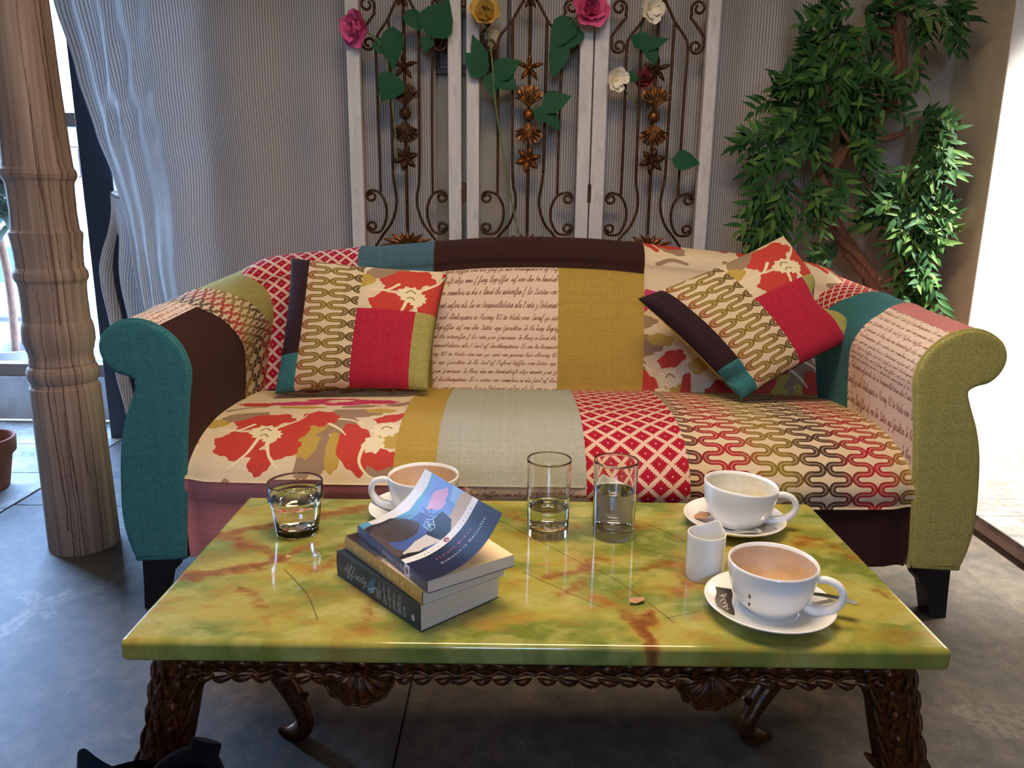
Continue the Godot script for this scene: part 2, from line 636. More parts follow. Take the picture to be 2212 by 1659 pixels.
func make_textures() -> void:
	# plain cloth
	T.weave = ImageTexture.create_from_image(weave_image(256, 2, 0.26, 3))
	T.wool = ImageTexture.create_from_image(weave_image(256, 2, 0.42, 5))
	# floral print, half a metre square
	var p := Pic.new(1024, 1024, c255(226, 205, 168))
	p.wrap = true
	var red := c255(196, 66, 54)
	var pink := c255(198, 62, 105)
	var taupe := c255(158, 128, 100)
	var ochre := c255(190, 158, 74)
	var cream := c255(238, 222, 178)
	var dark := c255(110, 75, 50)
	for q in [[.62, .50, .13, .10, .3, 4, taupe], [.70, .36, .13, .06, .1, 5, taupe], [.60, .70, .06, .12, -.2, 4, taupe], [.55, .74, .05, .13, .1, 4, taupe], [.16, .40, .12, .06, -.3, 4, taupe], [.88, .78, .1, .05, .4, 4, taupe],
			[.54, .62, .055, .13, .15, 4, ochre], [.66, .70, .035, .12, -.1, 3, ochre], [.50, .45, .05, .075, .3, 4, ochre], [.82, .33, .08, .035, .1, 5, ochre], [.93, .64, .10, .05, .2, 4, ochre], [.05, .48, .06, .05, 0, 4, ochre],
			[.22, .66, .12, .095, .2, 7, red], [.28, .46, .14, .085, -.3, 6, red], [.44, .57, .075, .13, .2, 6, red], [.43, .69, .08, .055, -.3, 6, red], [.34, .76, .05, .07, .1, 5, red], [.54, .43, .10, .09, .9, 8, red],
			[.75, .66, .075, .16, -.25, 4, red], [.88, .74, .08, .05, .1, 6, red], [.89, .44, .085, .05, -.4, 6, red], [.98, .60, .03, .08, .1, 5, red],
			[.36, .16, .16, .045, 0, 7, pink], [.55, .10, .17, .05, .1, 8, pink], [.62, .18, .12, .035, -.1, 6, pink], [.78, .14, .1, .045, .1, 7, pink], [.40, .25, .12, .03, .1, 5, ochre], [.70, .24, .10, .03, -.1, 5, taupe], [.15, .17, .10, .04, .2, 6, red], [.92, .20, .10, .04, -.2, 4, taupe]]:
		p.poly(blob(Vector2(q[0], q[1]), q[2], q[3], q[4], q[5], 0.09, q[0] * 20.0), q[6])
	for q in [[[.58, .60], [.64, .50], [.68, .40]], [[.20, .86], [.28, .92], [.40, .95]], [[.05, .30], [.12, .24], [.22, .22]], [[.80, .92], [.88, .88], [.98, .90]]]:
		var l := []
		for a in q:
			l.append(Vector2(a[0], a[1]) * 1024.0)
		p.stroke(smooth(l, 8), 34, taupe, 22)
	for q in [[.31, .57, .065, .055, .3, 9], [.35, .60, .05, .05, 0, 11], [.88, .56, .065, .055, .2, 9], [.84, .66, .05, .05, .1, 7], [.57, .11, .07, .025, 0, 11]]:
		p.poly(blob(Vector2(q[0], q[1]), q[2], q[3], q[4], q[5], 0.13, q[0] * 30.0), cream)
	for q in [[[.30, .62], [.27, .72], [.20, .80]], [[.34, .62], [.38, .74], [.44, .80]], [[.24, .50], [.18, .55], [.08, .55]], [[.38, .52], [.44, .46], [.47, .38]], [[.80, .66], [.79, .76], [.86, .84]], [[.64, .44], [.70, .46], [.78, .52]], [[.60, .50], [.66, .55], [.70, .60]]]:
		var l := []
		for a in q:
			l.append(Vector2(a[0], a[1]) * 1024.0)
		p.stroke(smooth(l, 8), 20, cream, 8)
	for q in [[[.29, .56], [.31, .54], [.34, .56]], [[.30, .60], [.32, .59], [.34, .61]], [[.86, .55], [.88, .53], [.91, .55]]]:
		var l := []
		for a in q:
			l.append(Vector2(a[0], a[1]) * 1024.0)
		p.stroke(smooth(l, 6), 6, dark)
	speckle(p.im, 0.10, 1)
	T.floral = p.tex()
	# chains of serpentine lines, six columns wide, colours changing across
	var brown := c255(70, 50, 40)
	var crimson := c255(164, 38, 44)
	var olive := c255(132, 108, 38)
	var ground := c255(220, 198, 162)
	var chain := func(x: int, y: int) -> Color:
		var col := int(x / 160)
		var a := (x % 160) / 160.0
		var b := y / 160.0
		if col % 2 == 1:
			a = 1.0 - a
		var d := 0.0
		var cx := 0.375
		if a < cx:
			var yy := b if b < 0.5 else b - 1.0
			d = absf(Vector2(a - cx, yy).length() - 0.25)
		elif a > 1.0 - cx:
			d = absf(Vector2(a - 1.0 + cx, b - 0.5).length() - 0.25)
		else:
			d = absf(absf(b - 0.5) - 0.25)
		if d > 0.135:
			return ground
		var s := x / 160.0
		var k := fposmod(s, 6.0) / 2.0
		var blend := clampf((k - floor(k)) * 1.8 - 0.4, 0.0, 1.0)
		var two := [brown, crimson, olive, brown]
		var pick: Color = two[int(k) + 1] if blend > ((y / 5) % 3 + 0.5) / 3.0 else two[int(k)]
		if d < 0.040:
			return pick.lerp(ground, 0.46)
		return pick
	var cim := from_bytes(960, 160, chain)
	cim.convert(Image.FORMAT_RGBA8)
	speckle(cim, 0.10, 2)
	T.chain = ImageTexture.create_from_image(cim)
	# stepped diamonds
	var dia := func(x: int, y: int) -> Color:
		var best := 99
		var centre := false
		for o in [[0, 0], [192, 0], [0, 192], [192, 192], [96, 96]]:
			var qx := int(absf(x - o[0]) / 16.0 + 0.5)
			var qy := int(absf(y - o[1]) / 16.0 + 0.5)
			best = mini(best, qx + qy)
			centre = centre or (absf(x - o[0]) < 7 and absf(y - o[1]) < 7)
		if centre:
			return c255(236, 170, 160)
		if best <= 4:
			return c255(172, 30, 52) if (x / 6) % 2 else c255(160, 26, 46)
		return c255(222, 188, 164)
	var dim := from_bytes(192, 192, dia)
	dim.convert(Image.FORMAT_RGBA8)
	T.diamond = ImageTexture.create_from_image(dim)
	# handwriting
	p = Pic.new(2048, 2048, c255(232, 206, 178))
	var ink := c255(128, 72, 58)
	var lines := ["rata zum Gravissen In Kanz den", "Earl of Southamptonau Br", "war zu  und von gewisse herr", "Earl of Oxford hoffen vom abs", "am handschrift abzu man f", "n ersten von romabnis es die", "u Dokument unfers als Bu", "Graf zu sich Shakespeare in", "fung Begriffen Rief von ihm", "o Band the entworfen f Br", "an herpauntlichsten abs l", "Murray 1633 to Werke vom", "Letter Page Gereihten In Ke"]
	for k in lines.size():
		handwrite(p, lines[k] + " " + lines[(k + 4) % lines.size()] + " " + lines[(k + 7) % lines.size()], -30.0 - rng.randf() * 60.0, 120.0 + k * 157.0, 40.0, 6.5, ink, 2040.0)
	p.halve()
	speckle(p.im, 0.06, 3)
	T.script = p.tex()
	# striped curtain
	var st := func(x: int, y: int) -> Color:
		var a := x / 48.0
		var g := 0.60 + 0.14 * smoothstep(0.30, 0.42, a) * (1.0 - smoothstep(0.86, 0.98, a)) - 0.14 * (1.0 - smoothstep(0.12, 0.30, a)) + 0.02 * ((y / 3) % 2)
		return Color(g * 1.0, g * 0.975, g * 0.95)
	T.stripe = ImageTexture.create_from_image(from_bytes(48, 24, st))
	make_onyx()
	make_concrete()
	make_wood()
	make_prints()
	# small-scale unevenness for plaster, paint and metal
	var n1 := noise(0.03, 4, 21)
	var n2 := noise(0.012, 3, 22)
	var pl := func(x: int, y: int) -> Color:
		var g := 0.93 + 0.05 * n1.get_noise_2d(x, y) + 0.06 * n2.get_noise_2d(x, y)
		return Color(g, g, g * 0.99)
	T.plaster = ImageTexture.create_from_image(from_bytes(256, 256, pl))
	var n3 := noise(0.02, 4, 33)
	var pw := func(x: int, y: int) -> Color:
		var s := n3.get_noise_2d(x * 2.5, y * 0.35)
		var g := 0.90 + 0.06 * s
		if n2.get_noise_2d(x * 3.0, y * 1.2) > 0.42:
			g -= 0.05
		return Color(g, g, g * 1.0)
	T.painted = ImageTexture.create_from_image(from_bytes(256, 256, pw))
	var br := func(x: int, y: int) -> Color:
		var s := n3.get_noise_2d(x * 1.5, y * 1.5)
		return c255(58, 42, 30).lerp(c255(176, 124, 62), clampf(0.45 + 1.1 * s, 0.0, 1.0))
	T.bronze = ImageTexture.create_from_image(from_bytes(256, 256, br))


# polished onyx seen from above: u runs along the table, v from its back edge to the front
func table_uv(px: float, py: float) -> Vector2:
	var q := on_y(px, py, 0.45)
	return Vector2((q.x + 0.467) / 0.999, (q.z + 1.278) / 0.462)

func make_onyx() -> void:
	var w := 1024
	var h := 512
	var mask := Pic.new(w, h, Color(0, 0, 0))
	# brown veins (red channel), drawn where the photograph shows them
	var veins := [
		[18, .75, [[400, 1250], [520, 1232], [590, 1215], [680, 1175]]], [16, .7, [[470, 1160], [560, 1140], [640, 1130], [760, 1100], [860, 1090]]],
		[14, .8, [[500, 1165], [560, 1190], [610, 1215], [640, 1225]]], [9, .6, [[515, 1275], [545, 1295], [575, 1330], [560, 1370]]],
		[24, .6, [[700, 1115], [790, 1095], [900, 1085]]], [12, .8, [[1180, 1250], [1240, 1235], [1290, 1210], [1330, 1215]]],
		[12, .55, [[1220, 1290], [1270, 1250], [1290, 1190]]], [12, .5, [[1280, 1290], [1340, 1320], [1390, 1370], [1400, 1400]]],
		[16, .9, [[1395, 1330], [1390, 1370], [1400, 1410]]], [14, .6, [[1400, 1230], [1460, 1215], [1480, 1260], [1440, 1300]]],
		[10, .65, [[1710, 1175], [1760, 1165], [1800, 1180], [1850, 1200]]], [12, .6, [[1830, 1205], [1860, 1215]]], [10, .5, [[1900, 1280], [1940, 1300]]],
		[14, .55, [[1000, 1240], [1040, 1215], [1100, 1230]]], [12, .5, [[1100, 1110], [1150, 1130], [1200, 1120], [1260, 1150]]], [10, .45, [[790, 1370], [810, 1300], [830, 1260]]],
		[14, .5, [[1300, 1120], [1380, 1140], [1430, 1130]]], [20, .45, [[760, 1180], [720, 1220], [640, 1240]]]]
	for q in veins:
		var l := []
		for a in q[2]:
			l.append(table_uv(a[0], a[1]) * Vector2(w, h))
		mask.stroke(smooth(l, 8), q[0] * 1.5, Color(q[1], 0, 0), q[0] * 0.7)
	mask.im.resize(w / 8, h / 8, Image.INTERPOLATE_BILINEAR)
	mask.im.resize(w / 16, h / 16, Image.INTERPOLATE_BILINEAR)
	mask.im.resize(w, h, Image.INTERPOLATE_CUBIC)
	mask.im.convert(Image.FORMAT_RGB8)
	var mb := mask.im.get_data()
	var thin := Pic.new(w * 2, h * 2, Color(0, 0, 0))
	for q in [[[660, 1218], [720, 1200], [790, 1178]], [[612, 1232], [640, 1262], [665, 1295], [684, 1345]], [[1080, 1125], [1150, 1162], [1250, 1215], [1330, 1255], [1400, 1305], [1460, 1352]], [[1160, 1140], [1235, 1148], [1330, 1172], [1480, 1212]], [[1235, 1118], [1370, 1124], [1480, 1170]], [[1130, 1238], [1210, 1275], [1300, 1315]], [[1440, 1340], [1490, 1330], [1520, 1322]]]:
		var l := []
		for a in q:
			l.append(table_uv(a[0], a[1]) * Vector2(w * 2, h * 2))
		thin.stroke(smooth(l, 10), 2.6, Color(1, 1, 1))
	thin.halve()
	thin.im.convert(Image.FORMAT_RGB8)
	var tb := thin.im.get_data()
	var na := noise(0.0042, 4, 41)
	var nb := noise(0.010, 4, 42)
	var nc := noise(0.0065, 3, 43)
	var nd := noise(0.05, 3, 44)
	var green := c255(114, 126, 52)
	var yellow := c255(170, 157, 72)
	var pale := c255(182, 176, 104)
	var amber := c255(160, 114, 46)
	var rust := c255(112, 58, 28)
	var f := func(x: int, y: int) -> Color:
		var wx := nb.get_noise_2d(x * 1.4, y * 1.9) * 20.0
		var wy := nb.get_noise_2d(x * 1.4 + 500.0, y * 1.9) * 14.0
		var a := na.get_noise_2d(x + wx, y * 1.6 + wy)
		var c := yellow.lerp(green, clampf(a * 2.0 + 0.35, 0.0, 1.0))
		var b := nc.get_noise_2d((x - wx) * 1.4 + 900.0, (y + wx) * 1.9)
		c = c.lerp(pale, clampf(b * 1.6 - 0.1, 0.0, 0.6))
		var q := (clampi(y + int(wy), 0, h - 1) * w + clampi(x + int(wx), 0, w - 1)) * 3
		var m := mb[q] / 255.0
		var am := clampf(m * 1.4 + clampf(-b * 1.5 - 0.24, 0.0, 0.45), 0.0, 0.85)
		c = c.lerp(amber, am)
		var fine := nd.get_noise_2d(x * 0.6 + wx * 2.0, y * 1.2 + wy * 2.0)
		c = c.lerp(green, clampf(fine * 0.8, 0.0, 0.35))
		c = c.lerp(rust, clampf(m * 1.15 - 0.26 + fine * 0.55 * minf(1.0, m * 3.0), 0.0, 0.8))
		c = c.lerp(c255(74, 54, 34), tb[(y * w + x) * 3] / 255.0 * 0.8)
		return c * (1.0 + 0.09 * fine)
	var im := from_bytes(w, h, f)
	T.onyx = ImageTexture.create_from_image(im)


func make_concrete() -> void:
	var na := noise(0.006, 5, 51)
	var nb := noise(0.03, 4, 52)
	var nc := noise(0.2, 2, 53)
	var spots := RandomNumberGenerator.new()
	spots.seed = 31
	var f := func(x: int, y: int) -> Color:
		var a := na.get_noise_2d(x, y)
		var b := nb.get_noise_2d(x, y)
		var g := 0.50 + 0.15 * a + 0.12 * b + 0.07 * nc.get_noise_2d(x, y)
		g += spots.randf_range(-0.05, 0.05)
		if spots.randf() > 0.996:
			g += 0.16
		if nb.get_noise_2d(x * 1.7 + 300.0, y * 1.7) > 0.46 and nc.get_noise_2d(x * 0.7, y * 0.7) > 0.1:
			g += 0.10
		return Color(g * (1.0 + 0.05 * b), g * 0.965, g * (0.90 - 0.05 * a))
	var im := from_bytes(768, 768, f)
	T.concrete = ImageTexture.create_from_image(im)
	# the slab by the post carries smears of old white paint, the one beside it a worn pale patch
	T.smeared = marked_slab(im, nb, -1.6, -0.2, [[30, .75, [[-20, 1372], [20, 1355], [60, 1325], [100, 1300], [150, 1280]]], [26, .55, [[60, 1285], [90, 1310], [110, 1330]]], [20, .34, [[100, 1305], [160, 1288], [220, 1270], [262, 1240], [268, 1225]]], [16, .25, [[50, 1385], [100, 1375], [150, 1368]]], [12, .3, [[0, 1600], [25, 1590]]], [10, .5, [[250, 1135], [270, 1140]]]])
	T.patched = marked_slab(im, nb, -0.2, 1.43, [[34, .55, [[2100, 1545], [2150, 1550], [2230, 1555]]], [24, .5, [[2130, 1575], [2230, 1585]]], [20, .4, [[2140, 1530], [2230, 1535]]], [30, .16, [[2060, 1400], [2120, 1420], [2200, 1400]]], [12, .3, [[1110, 1600], [1125, 1603]]]])

func marked_slab(im: Image, nb: FastNoiseLite, x0: float, x1: float, marks: Array) -> ImageTexture:
	var z0 := -2.3
	var z1 := -0.7
	var p := Pic.new(768, 768, Color(0, 0, 0))
	for q in marks:
		var l := []
		for a in q[2]:
			var w := on_y(a[0], a[1], 0.0)
			l.append(Vector2((w.x - x0) / (x1 - x0), (w.z - z0) / (z1 - z0)) * 768.0)
		p.stroke(smooth(l, 8), q[0], Color(q[1], q[1], q[1]), q[0] * 0.6)
	p.im.resize(192, 192, Image.INTERPOLATE_BILINEAR)
	p.im.resize(768, 768, Image.INTERPOLATE_CUBIC)
	p.im.convert(Image.FORMAT_RGB8)
	var pb := p.im.get_data()
	var g := func(x: int, y: int) -> Color:
		var c := im.get_pixel(int(x * 1.12) % 768, int(y * 1.12) % 768)
		var m: float = pb[(y * 768 + x) * 3] / 255.0
		m *= clampf(0.75 + 1.3 * nb.get_noise_2d(x * 3.0, y * 3.0), 0.0, 1.0)
		return c.lerp(c255(226, 222, 222), m)
	return ImageTexture.create_from_image(from_bytes(768, 768, g))


func make_wood() -> void:
	var w := 384
	var h := 1536
	var na := noise(0.02, 4, 61)
	var nb := noise(0.004, 3, 62)
	var f := func(x: int, y: int) -> Color:
		var sx := cos(TAU * x / w) * 82.0
		var sy := sin(TAU * x / w) * 82.0
		var a := na.get_noise_3d(sx * 2.6, sy * 2.6, y * 0.12)
		var b := nb.get_noise_3d(sx, sy, y * 0.6)
		var c := c255(164, 140, 122).lerp(c255(120, 98, 84), clampf(0.5 + 0.9 * a, 0.0, 1.0))
		return c * (1.0 + 0.12 * b)
	var im := from_bytes(w, h, f)
	im.convert(Image.FORMAT_RGBA8)
	var p := Pic.new(1, 1, Color.BLACK)
	p.im = im
	p.w = w
	p.h = h
	var r := RandomNumberGenerator.new()
	r.seed = 12
	for k in 64:
		var x := r.randf() * w
		var y := r.randf_range(-0.1, 0.85) * h
		var l := []
		for s in int(r.randf_range(6, 14)):
			l.append(Vector2(x, y))
			x += r.randf_range(-2.4, 2.4)
			y += r.randf_range(30, 60)
		p.stroke(l, r.randf_range(1.4, 2.6), c255(74, 54, 42), 1.1)
	T.wood = ImageTexture.create_from_image(im)
# printed covers and spines, paper edges
func make_prints() -> void:
	var navy := c255(30, 35, 62)
	var white := c255(232, 230, 228)
	# front cover of the curled paperback: x from the spine, y from its head
	var w := 1040
	var h := 1584
	var p := Pic.new(w, h, c255(74, 96, 158))
	var P := func(a: Array) -> Array:
		var out := []
		for q in a:
			out.append(Vector2(q[0], q[1]))
		return out
	p.poly(P.call([[0, 0], [1, 0], [1, .2], [.75, .25], [.5, .24], [.3, .2], [.1, .18], [0, .2]]), c255(92, 156, 190))
	p.poly(P.call([[.14, 0], [1, 0], [1, .10], [.86, .13], [.7, .12], [.55, .14], [.42, .11], [.3, .09], [.14, .06]]), c255(226, 222, 216))
	p.poly(P.call([[.6, .2], [1, .14], [1, .5], [.8, .6], [.62, .5]]), c255(112, 146, 214))
	p.poly(P.call([[.86, .44], [1, .40], [1, .62], [.82, .66]]), c255(138, 178, 224))
	p.poly(blob(Vector2(.80, .33), .12, .085, .2, 4, .12, 1.0), c255(214, 160, 196))
	p.poly(P.call([[.55, .60], [.7, .54], [.95, .52], [1, .56], [1, .7], [.5, .7]]), c255(190, 166, 140))
	p.poly(blob(Vector2(.24, .26), .26, .17, .25, 3, .04, 0.5), c255(78, 68, 64))
	p.poly(P.call([[0, .10], [.12, .07], [.34, .08], [.42, .14], [.3, .11], [.12, .11], [0, .2]]), c255(52, 44, 42))
	p.poly(P.call([[0, .2], [.05, .16], [.1, .3], [.08, .5], [.2, .62], [0, .62]]), c255(88, 76, 70))
	p.poly(P.call([[.44, .50], [.60, .42], [.74, .44], [.72, .58], [.56, .70], [.46, .60]]), c255(34, 32, 40))
	p.poly(P.call([[.10, .58], [.30, .50], [.44, .50], [.48, .66], [.30, .62], [.1, .66]]), c255(212, 204, 196))
	p.poly(P.call([[0, .62], [.14, .60], [.34, .66], [.42, .70], [0, .70]]), c255(36, 32, 36))
	for q in [[[.10, .27], [.16, .265], [.22, .28]], [[.30, .33], [.34, .35], [.33, .38]], [[.18, .42], [.26, .43], [.33, .41]], [[.06, .22], [.14, .215], [.24, .23]], [[.40, .14], [.5, .18], [.58, .17]], [[.44, .19], [.5, .2], [.6, .22]]]:
		var l := []
		for a in q:
			l.append(Vector2(a[0] * w, a[1] * h))
		p.stroke(smooth(l, 6), 10, c255(44, 38, 40), 5)
	p.disc(.17 * w, .28 * h, 13, c255(30, 26, 28))
	for q in [[[.52, .33], [.60, .30], [.70, .33], [.64, .36]], [[.60, .26], [.62, .40], [.60, .44]], [[.66, .24], [.64, .34], [.70, .44]], [[.55, .38], [.66, .40], [.76, .43]]]:
		var l := []
		for a in q:
			l.append(Vector2(a[0] * w, a[1] * h))
		p.stroke(smooth(l, 6), 10, c255(40, 44, 66))
	for q in [[[.50, .40], [.58, .37], [.62, .42], [.56, .50], [.50, .50], [.50, .40]], [[.53, .42], [.58, .48]], [[.57, .39], [.52, .49]], [[.50, .45], [.61, .44]]]:
		var l := []
		for a in q:
			l.append(Vector2(a[0] * w, a[1] * h))
		p.stroke(l, 9, c255(178, 214, 222))
	p.im.fill_rect(Rect2i(0, int(h * .655), w, int(h * .07)), white)
	p.im.fill_rect(Rect2i(0, int(h * .722), w, h), navy)
	print_text(p, "PENGUIN", Vector2(.16 * w, .703 * h), 24, c255(60, 56, 64), "Droid Sans", 1.0, 22)
	print_text(p, "CLASSICS", Vector2(.60 * w, .703 * h), 24, c255(60, 56, 64), "Droid Sans", 1.0, 22)
	p.poly(blob(Vector2(.52, .689), .032, .026, 0, 2, 0, 0), c255(196, 92, 66))
	p.poly(blob(Vector2(.52, .690), .014, .020, 0, 2, 0, 0), c255(30, 28, 34))
	p.poly(blob(Vector2(.52, .693), .007, .013, 0, 2, 0, 0), white)
	print_text(p, "CLAUDE McKAY", Vector2(.28 * w, .815 * h), 38, c255(206, 112, 128), "Droid Sans", 1.0, 10)
	print_text(p, "Romance in Marseille", Vector2(.28 * w, .880 * h), 36, c255(226, 226, 232), "Droid Serif", 1.0, 4)
	p.halve()
	T.cover = p.tex()
	# its spine: x along the spine from the head, y from the front cover's edge down
	p = Pic.new(1600, 160, navy)
	print_text(p, "CLAUDE McKAY", Vector2(140, 112), 60, c255(150, 78, 96), "Droid Sans", 1.0, 4)
	print_text(p, "Romance in Marseille", Vector2(640, 112), 60, c255(190, 190, 204), "Droid Serif", 0.72, 0)
	p.im.fill_rect(Rect2i(1130, 0, 105, 160), white)
	p.poly(blob(Vector2(1182.0 / 1600, .5), .022, .30, 0, 2, 0, 0), c255(190, 88, 64))
	p.poly(blob(Vector2(1182.0 / 1600, .52), .010, .20, 0, 2, 0, 0), c255(30, 28, 34))
	print_text(p, "PENGUIN CLASSICS", Vector2(1270, 92), 26, c255(140, 140, 158), "Droid Sans", 0.8, 2)
	p.halve()
	T.spine_top = p.tex()
	# spine of the thick book at the bottom
	p = Pic.new(1600, 300, c255(30, 44, 52))
	p.im.fill_rect(Rect2i(0, 18, 1600, 4), c255(60, 84, 92))
	p.im.fill_rect(Rect2i(0, 276, 1600, 4), c255(60, 84, 92))
	var x := 150.0
	x = handwrite(p, "Affinity", x, 190.0, 62.0, 8.0, c255(150, 160, 172), 700.0, 0.35)
	p.poly(blob(Vector2(.445, .50), .035, .34, .1, 5, .12, 1.0), c255(44, 104, 136))
	p.poly(blob(Vector2(.452, .60), .018, .16, .3, 4, .2, 2.0), c255(110, 164, 190))
	p.poly(blob(Vector2(.458, .70), .008, .08, .3, 3, .2, 2.0), c255(206, 216, 224))
	print_text(p, "SARAH", Vector2(850, 128), 76, c255(150, 168, 176), "Droid Serif", 0.62, 46)
	print_text(p, "WATERS", Vector2(800, 252), 112, c255(164, 182, 190), "Droid Serif", 0.66, 20)
	p.poly([Vector2(.905, .62), Vector2(.918, .5), Vector2(.925, .58), Vector2(.935, .48), Vector2(.94, .72), Vector2(.915, .76)], c255(212, 196, 186))
	p.halve()
	T.spine_low = p.tex()
	# back of the middle book, dark picture at the head fading in brush strokes into cream paper stock: a printed photograph
	p = Pic.new(512, 768, c255(222, 196, 160))
	var nz := noise(0.02, 3, 71)
	var f := func(xx: int, yy: int) -> Color:
		var m := smoothstep(0.30, 0.62, yy / 768.0 + 0.10 * nz.get_noise_2d(xx, yy))
		var c := c255(48, 36, 32).lerp(c255(228, 198, 158), m)
		var r := Vector2((xx - 200) / 130.0, (yy - 250) / 70.0).length()
		return c.lerp(c255(156, 84, 58), clampf(1.2 - r, 0.0, 1.0) * (1.0 - m))
	p.im = from_bytes(512, 768, f)
	p.im.convert(Image.FORMAT_RGBA8)
	for k in 9:
		p.im.fill_rect(Rect2i(300 + (k % 3) * 6, 560 + k * 9, 120 - (k % 4) * 12, 2), c255(120, 100, 84))
	for k in 4:
		p.im.fill_rect(Rect2i(40, 60 + k * 8, 90 - (k % 2) * 20, 2), c255(110, 90, 80))
	T.back_cover = p.tex()
	# a golden spine with worn lettering
	p = Pic.new(1024, 96, c255(190, 150, 74))
	var r2 := RandomNumberGenerator.new()
	r2.seed = 4
	for k in 60:
		var xx := r2.randf_range(90, 960)
		p.im.fill_rect(Rect2i(int(xx), int(r2.randf_range(22, 34)), int(r2.randf_range(3, 8)), int(r2.randf_range(26, 46))), c255(226, 204, 130) if k % 3 else c255(150, 112, 52))
	T.gold_spine = p.tex()
	# page edges
	var rows := []
	for k in 128:
		rows.append(r2.randf())
	var pg := func(_x: int, y: int) -> Color:
		var g: float = 0.86 + 0.09 * rows[y]
		return Color(g, g * 0.93, g * 0.80)
	T.pages = ImageTexture.create_from_image(from_bytes(16, 128, pg))
	# a black paper sachet with cream script
	p = Pic.new(256, 512, c255(58, 48, 42))
	p.im.fill_rect(Rect2i(0, 0, 256, 60), c255(44, 36, 32))
	p.im.fill_rect(Rect2i(0, 462, 256, 50), c255(44, 36, 32))
	for q in [[[60, 190], [150, 130], [120, 210], [90, 180], [170, 200]], [[80, 290], [130, 240], [150, 300], [110, 330], [190, 310]], [[90, 400], [160, 350], [130, 430], [180, 400]]]:
		var l := []
		for a in q:
			l.append(Vector2(a[0], a[1]))
		p.stroke(smooth(l, 8), 10, c255(216, 200, 176), 6)
	T.sachet = p.tex()
	p = Pic.new(256, 384, c255(236, 214, 172))
	for k in 8:
		p.im.fill_rect(Rect2i(150 + (k % 3) * 5, 236 + k * 7, 84 - (k % 4) * 14, 2), c255(120, 100, 84))
	T.title_page = p.tex()
# ---------------------------------------------------------------- materials
func sm(called: String, col: Color, rough := 0.8, tex = null, scale := Vector3.ONE) -> StandardMaterial3D:
	var m := StandardMaterial3D.new()
	m.resource_name = called
	m.albedo_color = col
	m.roughness = rough
	if tex:
		m.albedo_texture = tex
		m.uv1_scale = scale
	M[called] = m
	return m

# plain cloth, threads about a millimetre apart; UVs are in metres
func cloth(called: String, col: Color, sheen := 0.25, coarse := false) -> StandardMaterial3D:
	var m := sm(called, col, 0.95, T.weave if not coarse else T.wool, Vector3.ONE * (4.6 if not coarse else 3.6))
	m.metallic_specular = 0.25
	m.rim_enabled = true
	m.rim = sheen
	m.rim_tint = 0.6
	return m

func printed(called: String, tex: Texture2D, scale: Vector3, off := Vector3.ZERO) -> StandardMaterial3D:
	var m := sm(called, Color.WHITE, 0.92, tex, scale)
	m.uv1_offset = off
	m.metallic_specular = 0.25
	return m

func tri_mat(called: String, col: Color, rough: float, tex: Texture2D, per_metre: float) -> StandardMaterial3D:
	var m := sm(called, col, rough, tex, Vector3.ONE * per_metre)
	m.uv1_triplanar = true
	m.uv1_world_triplanar = true
	return m

func glassy(called: String, col: Color, scale: float) -> StandardMaterial3D:
	var m := sm(called, Color(col.r, col.g, col.b, 0.0), 0.0)
	m.transparency = BaseMaterial3D.TRANSPARENCY_ALPHA
	m.refraction_enabled = true
	m.refraction_scale = scale
	return m

